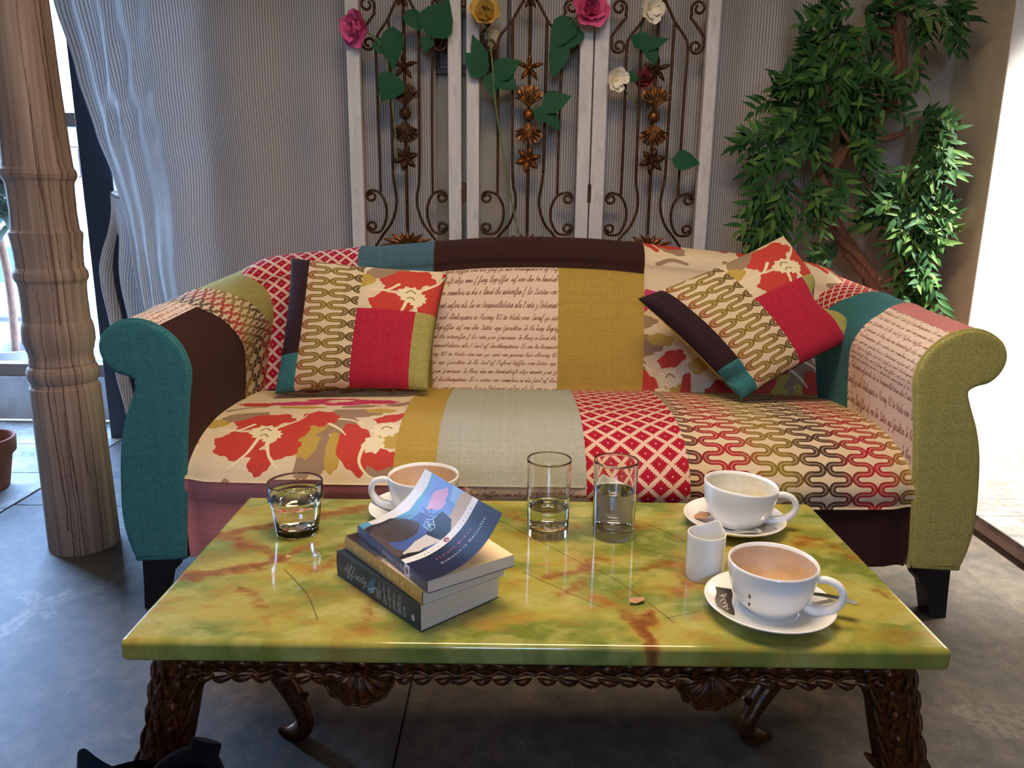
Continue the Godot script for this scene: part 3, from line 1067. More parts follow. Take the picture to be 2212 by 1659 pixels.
func make_materials() -> void:
	# upholstery
	cloth("teal", c255(66, 128, 130), 0.35, true)
	cloth("blue_grey", c255(84, 116, 126), 0.3, true)
	cloth("dark_brown", c255(66, 40, 36), 0.3, true)
	cloth("plum", c255(62, 42, 46), 0.3, true)
	cloth("olive", c255(182, 173, 100), 0.3, true)
	cloth("ochre", c255(196, 164, 78), 0.15)
	cloth("pale_grey", c255(190, 190, 172), 0.15)
	cloth("rose", c255(222, 140, 136), 0.2)
	cloth("raspberry", c255(194, 48, 70), 0.25, true)
	printed("floral", T.floral, Vector3(2.0, 2.0, 1))
	printed("chain", T.chain, Vector3(1.0 / 0.33, 1.0 / 0.049, 1))
	printed("chain_small", T.chain, Vector3(1.0 / 0.24, 1.0 / 0.038, 1))
	printed("diamond", T.diamond, Vector3(1.0 / 0.055, 1.0 / 0.055, 1))
	printed("diamond_small", T.diamond, Vector3(1.0 / 0.042, 1.0 / 0.042, 1))
	printed("script", T.script, Vector3(1.0 / 0.33, 1.0 / 0.33, 1))
	sm("black_wood", c255(26, 22, 24), 0.45)
	# room
	tri_mat("concrete", c255(150, 141, 130), 0.58, T.concrete, 0.7)
	sm("smeared", c255(150, 141, 130), 0.58, T.smeared)
	sm("patched", c255(150, 141, 130), 0.58, T.patched)
	tri_mat("pale_stone", c255(250, 248, 250), 0.55, T.concrete, 0.9)
	tri_mat("plaster_grey", c255(178, 170, 156), 0.9, T.plaster, 1.3)
	tri_mat("plaster_beige", c255(206, 194, 166), 0.9, T.plaster, 1.3)
	tri_mat("plaster_dark", c255(120, 108, 96), 0.9, T.plaster, 1.1)
	tri_mat("plaster_white", c255(240, 238, 234), 0.85, T.plaster, 1.1)
	tri_mat("ceiling_paint", c255(160, 152, 142), 0.9, T.plaster, 0.9)
	tri_mat("white_panel", c255(226, 230, 234), 0.5, T.painted, 1.0)
	sm("navy_frame", c255(34, 42, 58), 0.5)
	sm("taupe_frame", c255(128, 112, 104), 0.6)
	var pane := sm("pane", Color(1, 1, 1, 0.04), 0.0)
	pane.transparency = BaseMaterial3D.TRANSPARENCY_ALPHA
	sm("post_wood", Color.WHITE, 0.7, T.wood, Vector3(1, 1, 1))
	var cur := sm("curtain", c255(252, 250, 250), 0.95, T.stripe, Vector3(1.0 / 0.0092, 1.0 / 0.01, 1))
	cur.metallic_specular = 0.15
	cur.backlight_enabled = true
	cur.backlight = Color(0.35, 0.35, 0.35)
	var clay := tri_mat("terracotta", c255(150, 92, 70), 0.85, T.plaster, 4.0)
	clay.metallic_specular = 0.3
	# screen, plants
	tri_mat("white_wood", c255(226, 222, 218), 0.65, T.painted, 2.2)
	var iron := tri_mat("iron", c255(150, 130, 110), 0.5, T.bronze, 9.0)
	iron.metallic = 0.55
	var gold := tri_mat("gilt", c255(235, 205, 170), 0.42, T.bronze, 7.0)
	gold.metallic = 0.7
	var gilt_dark := tri_mat("gilt_dark", c255(184, 148, 104), 0.40, T.bronze, 14.0)
	gilt_dark.metallic = 0.45
	for q in [["leaf", 46, 84, 42], ["leaf_light", 80, 112, 54], ["leaf_deep", 38, 72, 44], ["rose_leaf", 34, 80, 54]]:
		var m := sm(q[0], c255(q[1], q[2], q[3]), 0.55)
		m.metallic_specular = 0.22
		m.backlight_enabled = true
		m.backlight = Color(0.12, 0.15, 0.1)
	var lm := sm("leaf_mixed", Color.WHITE, 0.55)
	lm.metallic_specular = 0.22
	lm.vertex_color_use_as_albedo = true
	tri_mat("bark", c255(190, 160, 140), 0.9, T.wood, 5.0)
	sm("stem", c255(92, 110, 64), 0.7)
	for q in [["petal_pink", 222, 92, 146], ["petal_yellow", 224, 190, 96], ["petal_white", 238, 232, 214], ["petal_red", 150, 44, 58], ["petal_cream", 214, 196, 140]]:
		var m := sm(q[0], c255(q[1], q[2], q[3]), 0.8)
		m.backlight_enabled = true
		m.backlight = Color(0.3, 0.3, 0.3)
	# table and what is on it
	var ony := sm("onyx", Color.WHITE, 0.12, T.onyx)
	ony.clearcoat_enabled = true
	ony.clearcoat = 0.5
	ony.clearcoat_roughness = 0.03
	var china := sm("china", c255(238, 238, 234), 0.18)
	china.clearcoat_enabled = true
	china.clearcoat = 0.4
	china.clearcoat_roughness = 0.05
	tri_mat("coffee_film", c255(222, 190, 156), 0.5, T.plaster, 14.0)
	tri_mat("milk_film", c255(232, 226, 206), 0.4, T.plaster, 14.0)
	sm("coffee_drop", c255(120, 84, 60), 0.4)
	glassy("glass", Color.WHITE, 0.05)
	glassy("water", Color.WHITE, 0.033)
	var steel := sm("steel", c255(216, 214, 210), 0.22)
	steel.metallic = 1.0
	sm("cover", c255(236, 236, 236), 0.34, T.cover)
	sm("spine_top", Color.WHITE, 0.35, T.spine_top)
	sm("spine_low", Color.WHITE, 0.4, T.spine_low)
	sm("book_board", c255(36, 46, 54), 0.4)
	sm("navy_card", c255(40, 46, 76), 0.4)
	sm("back_cover", Color.WHITE, 0.32, T.back_cover)
	var gs := sm("gold_spine", Color.WHITE, 0.35, T.gold_spine)
	gs.metallic = 0.35
	sm("pages", Color.WHITE, 0.9, T.pages)
	sm("title_page", Color.WHITE, 0.9, T.title_page)
	sm("paper", c255(226, 210, 178), 0.9)
	sm("sachet", Color.WHITE, 0.5, T.sachet)
	sm("wrapper", c255(176, 132, 92), 0.6)
	cloth("bag_cloth", c255(26, 38, 48), 0.05, true)
	cloth("strap", c255(20, 20, 24), 0.1, true)
	sm("picture_print", c255(70, 56, 40), 0.35)
	sm("picture_frame", c255(60, 38, 26), 0.5)
	var reflection_glass := sm("cream_glass", c255(238, 214, 168), 0.35)
	reflection_glass.backlight_enabled = true
	reflection_glass.backlight = Color(0.5, 0.45, 0.35)
	# outdoors
	tri_mat("render_white", c255(236, 236, 236), 0.9, T.plaster, 0.6)
	tri_mat("rough_stone", c255(206, 170, 158), 0.9, T.concrete, 1.2)
	sm("turquoise", c255(40, 150, 140), 0.6)
	sm("bench_grey", c255(150, 165, 178), 0.6)
	tri_mat("paving", c255(220, 220, 222), 0.9, T.concrete, 0.5)
	sm("dark_foliage", c255(38, 66, 46), 0.7)
	sm("roller", c255(120, 116, 122), 0.6)
# ---------------------------------------------------------------- the room
const BACK := 2.80      # the wall behind the sofa
const GLASS := 3.28     # the shop window
const CORNER := 1.50    # where the back wall turns forward

func wall_box(called: String, a: Vector3, b: Vector3, m: Material) -> MeshInstance3D:
	var mb := MB.new()
	mb.box((a + b) * 0.5 - a, (b - a).abs(), 0.002, 1)
	return struct(called, mb.mesh(), m, a)

func build_room() -> void:
	# floor: an even bed with slabs laid on it
	var bed := wall_box("floor", Vector3(-3.7, -0.14, -3.5), Vector3(3.4, -0.022, 2.5), M.concrete)
	var xs := [-1.6, -0.2, 1.43, 3.3]
	var zs := [-3.26, -2.3, -0.7, 0.9, 2.4]
	for a in xs.size() - 1:
		for b in zs.size() - 1:
			var lo := Vector3(xs[a] + 0.002, -0.03, zs[b] + 0.002)
			var hi := Vector3(xs[a + 1] - 0.002, 0.0, zs[b + 1] - 0.002)
			if a < 2 and b == 1:
				var mb := MB.new()
				var f := func(u: float, v: float) -> Vector3:
					return Vector3(lerpf(lo.x, hi.x, u), 0.0, lerpf(lo.z, hi.z, v))
				mb.sheet(f, [0.0, 1.0], [0.0, 1.0], null, -1.0)
				for q in [[lo, Vector3(hi.x, lo.y, lo.z)], [Vector3(hi.x, lo.y, lo.z), Vector3(hi.x, lo.y, hi.z)], [Vector3(hi.x, lo.y, hi.z), Vector3(lo.x, lo.y, hi.z)], [Vector3(lo.x, lo.y, hi.z), lo]]:
					mb.flat([q[1], q[0], q[0] + Vector3.UP * 0.03, q[1] + Vector3.UP * 0.03])
				putw("slab", mb.mesh(), M.smeared if a == 0 else M.patched, bed)
			else:
				putw("slab", span(lo, hi, 0.003, 1), M.concrete, bed)
	# smaller pale tiles along the shop window
	var z := -3.26
	var row := 0
	while z < 2.3:
		var d := 0.33
		var x := -3.6
		while x < -1.61:
			var x1 := minf(x + 0.5, -1.604)
			putw("tile", span(Vector3(x + 0.002, -0.03, z + 0.002), Vector3(x1 - 0.002, rng.randf_range(-0.001, 0.001), z + d - 0.002), 0.002, 1), M.pale_stone, bed)
			x += 0.5
		z += d
		row += 1
	# walls
	wall_box("wall_back", Vector3(-1.08, 0, -BACK - 0.12), Vector3(CORNER + 0.12, 2.7, -BACK), M.plaster_grey)
	wall_box("wall_jog", Vector3(-1.08, 0, -GLASS - 0.06), Vector3(-0.98, 2.7, -BACK - 0.12), M.plaster_beige)
	wall_box("wall_return", Vector3(CORNER, 0, -BACK), Vector3(CORNER + 0.12, 2.7, -2.5), M.plaster_beige)
	wall_box("wall_right_back", Vector3(CORNER + 0.001, 0, -2.62), Vector3(3.4, 2.7, -2.498), M.plaster_white)
	wall_box("wall_right", Vector3(3.3, 0, -2.5), Vector3(3.42, 2.7, 2.5), M.plaster_dark)
	wall_box("wall_left", Vector3(-3.72, 0, -3.4), Vector3(-3.6, 2.7, 2.5), M.plaster_dark)
	# behind the eye: a wall with a window in it
	wall_box("wall_front_low", Vector3(-3.7, 0, 2.4), Vector3(3.4, 1.4, 2.52), M.plaster_dark)
	wall_box("wall_front_high", Vector3(-3.7, 2.0, 2.4), Vector3(3.4, 2.7, 2.52), M.plaster_dark)
	wall_box("wall_front_side", Vector3(-3.7, 1.4, 2.4), Vector3(-0.35, 2.0, 2.52), M.plaster_dark)
	wall_box("wall_front_other_side", Vector3(0.35, 1.4, 2.4), Vector3(3.4, 2.0, 2.52), M.plaster_dark)
	window_frame("window_2", Vector3(-0.35, 1.4, 2.46), Vector3(0.35, 2.0, 2.46), [0.0], [], M.white_panel)
	wall_box("ceiling", Vector3(-3.72, 2.7, -3.5), Vector3(3.42, 2.82, 2.52), M.ceiling_paint)
	# the shop window at the side: low panel, frame, panes
	var low := wall_box("wall_window_base", Vector3(-3.6, 0.0, -GLASS - 0.05), Vector3(-1.08, 0.185, -GLASS), M.white_panel)
	putw("ledge", span(Vector3(-3.6, 0.185, -GLASS - 0.06), Vector3(-1.08, 0.2, -GLASS + 0.02), 0.004), M.white_panel, low)
	wall_box("wall_window_head", Vector3(-3.6, 2.45, -GLASS - 0.08), Vector3(-1.08, 2.7, -GLASS), M.plaster_white)
	window_frame("window_1", Vector3(-3.6, 0.2, -GLASS - 0.02), Vector3(-1.08, 2.45, -GLASS - 0.02), [-2.55], [1.275], M.taupe_frame)
	var post := struct("trim_1", bx(Vector3(0.12, 2.7, 0.11), 0.006), M.navy_frame, Vector3(-1.595, 1.35, -3.07))
	post.set_meta("label", "dark navy door post behind the striped curtain")
	# the raised step by the white wall
	var step := struct("floor_step", span(Vector3(1.44, -0.02, -2.5), Vector3(3.3, 0.035, -0.6), 0.004), M.plaster_grey)
	var zz := -2.498
	for d in [0.17, 0.14, 0.5, 0.5, 0.5]:
		for xx in [1.427, 2.2]:
			putw("step_tile", span(Vector3(xx + 0.002, 0.035, zz + 0.002), Vector3((2.2 if xx < 2.0 else 3.28) - 0.002, 0.052, zz + d - 0.002), 0.004, 2), M.pale_stone, step)
		zz += d
	# lamps
	ceiling_lamp(Vector3(0.1, 2.12, -1.0), Vector2(1.0, 0.55), Color(1.0, 0.89, 0.75), 2.95)
	ceiling_lamp(Vector3(0.1, 2.12, 0.9), Vector2(0.8, 0.55), Color(1.0, 0.89, 0.75), 0.2)  # added fill light behind the eye, not a known fitting
	added_spot_lamp(Vector3(2.42, 2.4, -2.10), Vector3(1.9, 0.7, -2.5), Color(1.0, 0.97, 0.93), 32.0)  # added to brighten the white wall, whose real source is unknown
	# fixtures
	build_pillar()
	build_pot()

func window_frame(called: String, a: Vector3, b: Vector3, uprights: Array, rails: Array, m: Material) -> Node3D:
	var o := Node3D.new()
	o.name = called
	o.position = a
	o.set_meta("kind", "structure")
	add_child(o)
	var d := 0.06
	var t := 0.055
	var edges_x := [a.x] + uprights + [b.x]
	var edges_y := [a.y] + rails + [b.y]
	for y in edges_y:
		var y0: float = clampf(y - t * 0.5, a.y, b.y - t)
		putw("frame_rail", span(Vector3(a.x, y0, a.z - d * 0.5), Vector3(b.x, y0 + t, a.z + d * 0.5), 0.004, 1), m, o)
	for x in edges_x:
		var x0: float = clampf(x - t * 0.5, a.x, b.x - t)
		putw("frame_upright", span(Vector3(x0, a.y + t, a.z - d * 0.45), Vector3(x0 + t, b.y - t, a.z + d * 0.45), 0.004, 1), m, o)
	for k in edges_x.size() - 1:
		for j in edges_y.size() - 1:
			var mb := MB.new()
			mb.flat([Vector3(edges_x[k], edges_y[j], a.z), Vector3(edges_x[k + 1], edges_y[j], a.z), Vector3(edges_x[k + 1], edges_y[j + 1], a.z), Vector3(edges_x[k], edges_y[j + 1], a.z)])
			putw("pane", mb.mesh(), M.pane, o)
	return o

# a flat panel lamp hung from the ceiling by two rods: a glowing face and the light it gives
func ceiling_lamp(at: Vector3, size: Vector2, col: Color, energy: float) -> void:
	var o := thing("hanging_panel_lamp", "flat panel lamp hung on thin rods above the %s" % ("coffee table" if at.z < 0 else "open floor, added unseen as fill light"), "lamp", at)
	put("housing", bx(Vector3(size.x + 0.04, 0.03, size.y + 0.04), 0.005), M.white_panel, o, Vector3(0, -0.005, 0))
	for x in [-0.3, 0.3]:
		put("rod", bx(Vector3(0.012, 2.7 - at.y, 0.012), 0.003, 1), M.navy_frame, o, Vector3(x, (2.7 - at.y) * 0.5, 0))
	var g := StandardMaterial3D.new()
	g.resource_name = "lamp_glow"
	g.albedo_color = Color(0.9, 0.88, 0.82)
	g.emission_enabled = true
	g.emission = col
	g.emission_energy_multiplier = 1.6
	put("diffuser", bx(Vector3(size.x, 0.008, size.y), 0.002), g, o, Vector3(0, -0.022, 0))
	var l := AreaLight3D.new()
	l.name = "lamp_light"
	l.area_size = size
	l.light_color = col
	l.light_energy = energy
	l.area_range = 12.0
	l.shadow_enabled = true
	l.position = Vector3(0, -0.032, 0)
	l.rotation.x = -PI / 2
	o.add_child(l)

func added_spot_lamp(at: Vector3, to: Vector3, col: Color, energy: float) -> void:
	var o := thing("added_spot_lamp", "small unseen spot lamp on a ceiling rod, added to brighten the white wall", "lamp", at)
	var dir := (to - at).normalized()
	var b := MB.new()
	b.tube([-dir * 0.09, dir * 0.035], 0.045, 20, true)
	put("can", b.mesh(), M.white_panel, o)
	b = MB.new()
	b.tube([Vector3(0, 2.69 - at.y, 0), -dir * 0.05], 0.012, 8)
	put("arm", b.mesh(), M.white_panel, o)
	var g := StandardMaterial3D.new()
	g.resource_name = "spot_glow"
	g.emission_enabled = true
	g.emission = col
	g.emission_energy_multiplier = 3.0
	b = MB.new()
	b.tube([dir * 0.035, dir * 0.04], 0.04, 20, true)
	put("bulb_face", b.mesh(), g, o)
	var l := SpotLight3D.new()
	l.name = "added_spot_light"
	l.light_color = col
	l.light_energy = energy
	l.spot_range = 9.0
	l.spot_angle = 28.0
	l.spot_angle_attenuation = 0.6
	l.light_size = 0.05
	l.shadow_enabled = true
	l.position = dir * 0.05
	l.basis = Basis.looking_at(dir, Vector3.UP)
	o.add_child(l)

# a turned wooden post, carved like bamboo
func build_pillar() -> void:
	var at := Vector3(-1.222, 0, -2.03)
	var o := thing("wooden_post", "tall turned wooden post with carved rings and dark cracks", "post", at)
	var rows := [[0, .091], [.02, .091], [.25, .088], [.455, .086], [.466, .085], [.470, .081], [.478, .080], [.486, .084], [.497, .0875], [.510, .0875], [.520, .084], [.526, .0785], [.532, .080], [.545, .077], [.560, .078], [.568, .081], [.572, .0815],
		[.578, .0825], [.590, .0865], [.610, .0870], [.630, .0855], [.642, .0825], [.646, .0800], [.655, .0800], [.70, .079], [.735, .080], [.746, .081], [.750, .083], [.757, .0870], [.766, .0880], [.775, .0865], [.782, .0820], [.786, .0800], [.80, .0795],
		[.84, .0815], [.868, .0850], [.876, .0855], [.879, .0820], [.884, .0790], [.93, .0765], [.98, .0770], [1.000, .0780], [1.006, .0800], [1.012, .0845], [1.022, .0870], [1.032, .0860], [1.038, .0815], [1.044, .0800], [1.10, .0775], [1.25, .0730], [1.45, .0690], [1.8, .066], [2.68, .064]]
	var prof := []
	for q in rows:
		prof.append(Vector2(q[1], q[0]))
	var b := MB.new()
	var wob := func(ang: float, p: Vector2) -> float:
		return p.x * (1.0 + 0.006 * sin(ang * 12.0) + 0.004 * sin(ang * 5.0 + 1.0))
	b.lathe(prof, 72, Vector3.ZERO, wob, 0.95)
	for k in b.t.size():
		b.t[k] = Vector2(b.t[k].x, b.t[k].y / 2.70)
	put("shaft", b.mesh(), M.post_wood, o)

func build_pot() -> void:
	var at := on_y(-2, 1078, 0.0)
	at = Vector3(-1.80, 0, -2.44)
	var o := thing("terracotta_pot", "empty terracotta flower pot standing behind the wooden post", "pot", at)
	var b := MB.new()
	b.lathe([Vector2(0.0, 0.0), Vector2(0.10, 0.0), Vector2(0.106, 0.004), Vector2(0.132, 0.15), Vector2(0.142, 0.152), Vector2(0.147, 0.158), Vector2(0.152, 0.215), Vector2(0.148, 0.221), Vector2(0.140, 0.221), Vector2(0.136, 0.215), Vector2(0.128, 0.15), Vector2(0.10, 0.02), Vector2(0.0, 0.02)], 48, Vector3.ZERO, null, 0.7)
	put("body", b.mesh(), M.terracotta, o)
	o.scale = Vector3.ONE * 0.80
	b = MB.new()
	b.lathe([Vector2(0.112, 0.08), Vector2(0.10, 0.088), Vector2(0.05, 0.085), Vector2(0.0, 0.09)], 32, Vector3.ZERO, null, 0.5)
	put("soil", b.mesh(), M.bark, o)

# ---------------------------------------------------------------- what shows through the shop window
func build_outdoors() -> void:
	var g := MB.new()
	g.box(Vector3.ZERO, Vector3(30, 0.2, 30), 0.01, 1)
	struct("ground", g.mesh(), M.paving, Vector3(-6, -0.22, -18.6))
	# a white building across the street with a stone lower wall
	var bl := thing("street_building", "white building across the street with a pinkish stone wall", "building", Vector3(-7, 0, -12))
	put("wall", bx(Vector3(14, 7, 0.4), 0.02, 1), M.render_white, bl, Vector3(0, 3.5, -0.4))
	for k in 16:
		for j in 3:
			put("stone", bx(Vector3(0.56, 0.42, 0.10), 0.015, 1), M.rough_stone, bl, Vector3(-4.2 + k * 0.58 + 0.2 * (j % 2), 1.05 + j * 0.44, -0.16))
	for k in 3:
		var wd := put("window", bx(Vector3(1.1, 1.5, 0.08), 0.01, 1), M.roller, bl, Vector3(-3.0 + k * 2.6, 3.6, -0.17))
		put("pane", bx(Vector3(0.95, 1.34, 0.03), 0.005, 1), M.bench_grey, wd, Vector3(0, 0, 0.04))
	# a sun-bleached street stall with turquoise doors
	var st := thing("street_stall", "white street stall with turquoise shutters beyond the shop window", "stall", Vector3(-4.9, 0, -6.6))
	put("body", bx(Vector3(3.4, 0.66, 0.5), 0.02, 1), M.render_white, st, Vector3(0, 0.33, -0.3))
	for x in [-0.60, -0.20, 0.62]:
		var sh := put("shutter", bx(Vector3(0.17 if x < 0.3 else 0.5, 0.30, 0.03), 0.008, 1), M.turquoise, st, Vector3(x, 0.40, -0.03))
		put("shutter_board", bx(Vector3(0.05, 0.26, 0.012), 0.003, 1), M.turquoise, sh, Vector3(0.03, 0, 0.02))
	put("counter", bx(Vector3(3.6, 0.05, 0.7), 0.01, 1), M.render_white, st, Vector3(0, 0.69, -0.25))
	# a bench and a tub in front of the window
	var be := thing("slatted_bench", "pale slatted bench on the pavement outside the shop window", "bench", Vector3(-3.2, 0, -4.7))
	for k in 3:
		put("slat", bx(Vector3(1.5, 0.03, 0.09), 0.006, 1), M.bench_grey, be, Vector3(0, 0.36, -0.1 + k * 0.11))
	for x in [-0.62, 0.62]:
		put("leg", bx(Vector3(0.06, 0.345, 0.30), 0.006, 1), M.bench_grey, be, Vector3(x, 0.172, 0))
	var tub := MB.new()
	tub.lathe([Vector2(0, 0), Vector2(0.15, 0), Vector2(0.19, 0.24), Vector2(0.20, 0.25), Vector2(0.18, 0.25), Vector2(0.16, 0.06), Vector2(0, 0.06)], 28)
	var tb := thing("pale_tub", "pale blue plant tub on the pavement below the bench", "tub", Vector3(-2.15, -0.12, -4.15))
	put("body", tub.mesh(), M.bench_grey, tb)
	# a dark leafy shrub close to the glass
	var sh := thing("dark_shrub", "dark leafy shrub outside the window beside the wooden post", "shrub", Vector3(-2.62, -0.12, -3.95))
	var b := MB.new()
	b.lathe([Vector2(0, 0), Vector2(0.14, 0), Vector2(0.18, 0.32), Vector2(0.16, 0.32), Vector2(0.15, 0.27), Vector2(0, 0.27)], 28)
	put("planter", b.mesh(), M.roller, sh)
	b = MB.new()
	b.tube(smooth([Vector3(0, 0.25, 0), Vector3(0.03, 0.7, 0.02), Vector3(-0.04, 1.2, 0), Vector3(0.0, 1.7, 0.03)], 6), 0.02, 8)
	put("stem", b.mesh(), M.bark, sh)
	var lf := leaf_mesh(0.16, 0.07, 0.25)
	var mm := MultiMesh.new()
	mm.transform_format = MultiMesh.TRANSFORM_3D
	mm.mesh = lf
	var r := RandomNumberGenerator.new()
	r.seed = 90
	mm.instance_count = 900
	for k in 900:
		var h := r.randf_range(0.95, 1.95)
		var rad := 0.36 * sqrt(r.randf())
		var a := r.randf() * TAU
		var bs := Basis.from_euler(Vector3(r.randf_range(-0.9, 0.6), a, r.randf_range(-0.5, 0.5)))
		mm.set_instance_transform(k, Transform3D(bs, Vector3(cos(a) * rad, h, sin(a) * rad * 0.7)))
	var fo := MultiMeshInstance3D.new()
	fo.name = "foliage"
	fo.multimesh = mm
	fo.material_override = M.dark_foliage
	fo.set_meta("kind", "stuff")
	sh.add_child(fo)

# one leaf lying along +z from its stalk, folded along the midrib and drooping
func leaf_mesh(length: float, width: float, droop := 0.2, fold := 0.25) -> ArrayMesh:
	var b := MB.new()
	var f := func(u: float, v: float) -> Vector3:
		var s := clampf(v, 0.0, 1.0)
		var w := width * 0.5 * pow(sin(PI * pow(s, 0.72)), 0.85) * (1.0 - 0.45 * s * s) * 1.25 + 0.0004
		var x := (u - 0.5) * 2.0
		return Vector3(x * w, absf(x) * w * fold - droop * length * s * s, s * length)
	b.sheet(f, [0.0, 0.5, 1.0], [0.0, 0.15, 0.35, 0.6, 0.82, 1.0], null, -1.0, 0.02)
	return b.mesh()
# ---------------------------------------------------------------- curtains
func edge_at(table: Array, h: float) -> float:
	for k in table.size() - 1:
		if h >= table[k + 1][0] or k == table.size() - 2:
			var s := clampf((table[k][0] - h) / (table[k][0] - table[k + 1][0]), 0.0, 1.0)
			s = s * s * (3.0 - 2.0 * s) * 0.5 + s * 0.5
			return lerpf(table[k][1], table[k + 1][1], s)
	return table[-1][1]

func build_curtains() -> void:
	# the swept curtain: from the tie beside the navy post to the gap behind the screen
	var xl := [[2.66, -1.95], [1.9, -1.73], [1.65, -1.655], [1.4, -1.60], [1.2, -1.555], [1.02, -1.505], [0.96, -1.490], [0.90, -1.475], [0.75, -1.46], [0.55, -1.435], [0.0, -1.40]]
	var n1 := noise(1.7, 2, 81)
	var f := func(a: float, b: float) -> Vector3:
		var h := lerpf(2.64, 0.03, b)
		var x0 := lerpf(-1.5, -0.27, a)
		var left := edge_at(xl, h)
		var k := pow(maxf(0.0, 1.0 - a / 0.34), 2.0)
		var x := x0 + (left + 1.5) * k
		var z := -2.745 - 0.22 * pow(maxf(0.0, 1.0 - a / 0.30), 1.5)
		# broad hanging folds that follow the pull of the tie, and narrow pleats near it
		z += 0.016 * sin(a * 27.0 + 0.9 * sin(h * 1.3) + 0.5) * smoothstep(0.05, 0.25, a)
		var d := Vector2(x + 1.50, h - 0.97)
		var th := rad_to_deg(atan2(d.x, absf(d.y)))
		var len := d.length()
		for q in ([[7.0, 3.0, 0.030], [21.0, 5.0, 0.036], [38.0, 7.0, 0.030], [56.0, 8.0, 0.022]] if d.y > 0.0 else [[12.0, 8.0, 0.030], [38.0, 12.0, 0.026], [66.0, 12.0, 0.018]]):
			z += q[2] * exp(-pow((th - q[0] - 10.0 * len) / (q[1] + 5.0 * len), 2.0)) * smoothstep(0.08, 0.40, len) * (1.0 - smoothstep(0.55, 1.15, len))
		var near := exp(-pow((h - 0.98) / 0.30, 2.0))
		z += (0.006 + 0.010 * (1.0 - near)) * sin(pow(a, 0.8) * 80.0) * (1.0 - smoothstep(0.10, 0.30, a))
		z += 0.012 * n1.get_noise_2d(x * 2.0, h * 1.2)
		return Vector3(x, h, z)
	var uvf := func(a: float, b: float) -> Vector2:
		return Vector2(a * 1.34, b * 2.6)
	var mb := MB.new()
	mb.sheet(f, lin(0, 1, 120), lin(0, 1, 90), uvf, 1.0, 0.002)
	var o := thing("striped_curtain", "grey striped curtain swept back and tied beside the navy post", "curtain", Vector3(-0.9, 0, -2.8))
	putw("cloth", mb.mesh(), M.curtain, o)
	# the gathered tail below the tie, behind the main cloth
	var g := func(a: float, b: float) -> Vector3:
		var h := lerpf(0.98, 0.115, b)
		var w := lerpf(0.03, 0.115, smoothstep(0.0, 0.35, b)) * (1.0 - 0.12 * smoothstep(0.6, 1.0, b))
		var x := -1.515 + (a - 0.5) * w * 1.6 + 0.02 * b + 0.006 * sin(h * 17.0)
		var z := -3.0 + 0.028 * sin(a * 15.0 + h * 1.5) * smoothstep(0.0, 0.3, b)
		return Vector3(x, h, z)
	mb = MB.new()
	var uvg := func(a: float, b: float) -> Vector2:
		return Vector2(a * 0.30 + b * 0.10, b * 0.9)
	mb.sheet(g, lin(0, 1, 40), lin(0, 1, 40), uvg, 1.0, 0.003)
	putw("gathered_tail", mb.mesh(), M.curtain, o)
	mb = MB.new()
	mb.tube(smooth([Vector3(-1.54, 0.985, -3.01), Vector3(-1.51, 0.97, -2.99), Vector3(-1.48, 0.97, -2.985), Vector3(-1.47, 0.985, -3.0), Vector3(-1.51, 0.99, -3.03)], 5, true), 0.006, 8, false)
	putw("tieback", mb.mesh(), M.curtain, o)
	# the straight curtain on the other side of the gap
	var s := func(a: float, b: float) -> Vector3:
		var h := lerpf(2.64, 0.03, b)
		var x := lerpf(-0.018, 1.005, a)
		var z := -2.742 + 0.016 * sin(a * 36.0 + 0.7 * sin(h * 1.1) + 1.2) + 0.010 * n1.get_noise_2d(x * 2.0 + 9.0, h * 0.6)
		return Vector3(x, h, z)
	mb = MB.new()
	var uvs := func(a: float, b: float) -> Vector2:
		return Vector2(a * 1.08, b * 2.6)
	mb.sheet(s, lin(0, 1, 110), lin(0, 1, 24), uvs, 1.0, 0.002)
	var o2 := thing("striped_curtain", "grey striped curtain hanging straight behind the folding screen and tree", "curtain", Vector3(0.5, 0, -2.8))
	putw("cloth", mb.mesh(), M.curtain, o2)
	var rail := MB.new()
	rail.tube([Vector3(-2.1, 2.655, -2.78), Vector3(1.2, 2.655, -2.76)], 0.012, 10)
	single("curtain_rail", rail.mesh(), M.navy_frame, "thin dark curtain rail under the ceiling above the screen", "rail")
	# in the gap: a dark picture and a lamp reflection modelled as a sconce
	var p := thing("framed_picture", "dark brown framed picture on the wall behind the folding screen", "picture", Vector3(-0.145, 1.40, -BACK))
	put("print", bx(Vector3(0.235, 0.44, 0.008), 0.002, 1), M.picture_print, p, Vector3(0, 0.24, 0.008))
	for x in [-0.125, 0.125]:
		put("frame_side", bx(Vector3(0.022, 0.48, 0.022), 0.004), M.picture_frame, p, Vector3(x, 0.24, 0.011))
	for y in [0.0, 0.48]:
		put("frame_bar", bx(Vector3(0.272, 0.022, 0.022), 0.004), M.picture_frame, p, Vector3(0, y, 0.012))
	var c := on_d(1062, 88, 2.70)
	var l := thing("reflection_sconce", "lamp reflection modelled as a brass sconce with a cream glass cup", "sconce", c)
	mb = MB.new()
	mb.lathe([Vector2(0.0, -0.03), Vector2(0.014, -0.03), Vector2(0.022, -0.01), Vector2(0.026, 0.03), Vector2(0.024, 0.03), Vector2(0.020, -0.008), Vector2(0.0, -0.026)], 24, Vector3.ZERO, null, 0.6)
	put("glass_cup", mb.mesh(), M.cream_glass, l)
	mb = MB.new()
	mb.lathe([Vector2(0.0, -0.075), Vector2(0.007, -0.07), Vector2(0.006, -0.05), Vector2(0.016, -0.036), Vector2(0.017, -0.028), Vector2(0, -0.028)], 20, Vector3.ZERO, null, 0.6)
	put("cup_holder", mb.mesh(), M.gilt, l)
	mb = MB.new()
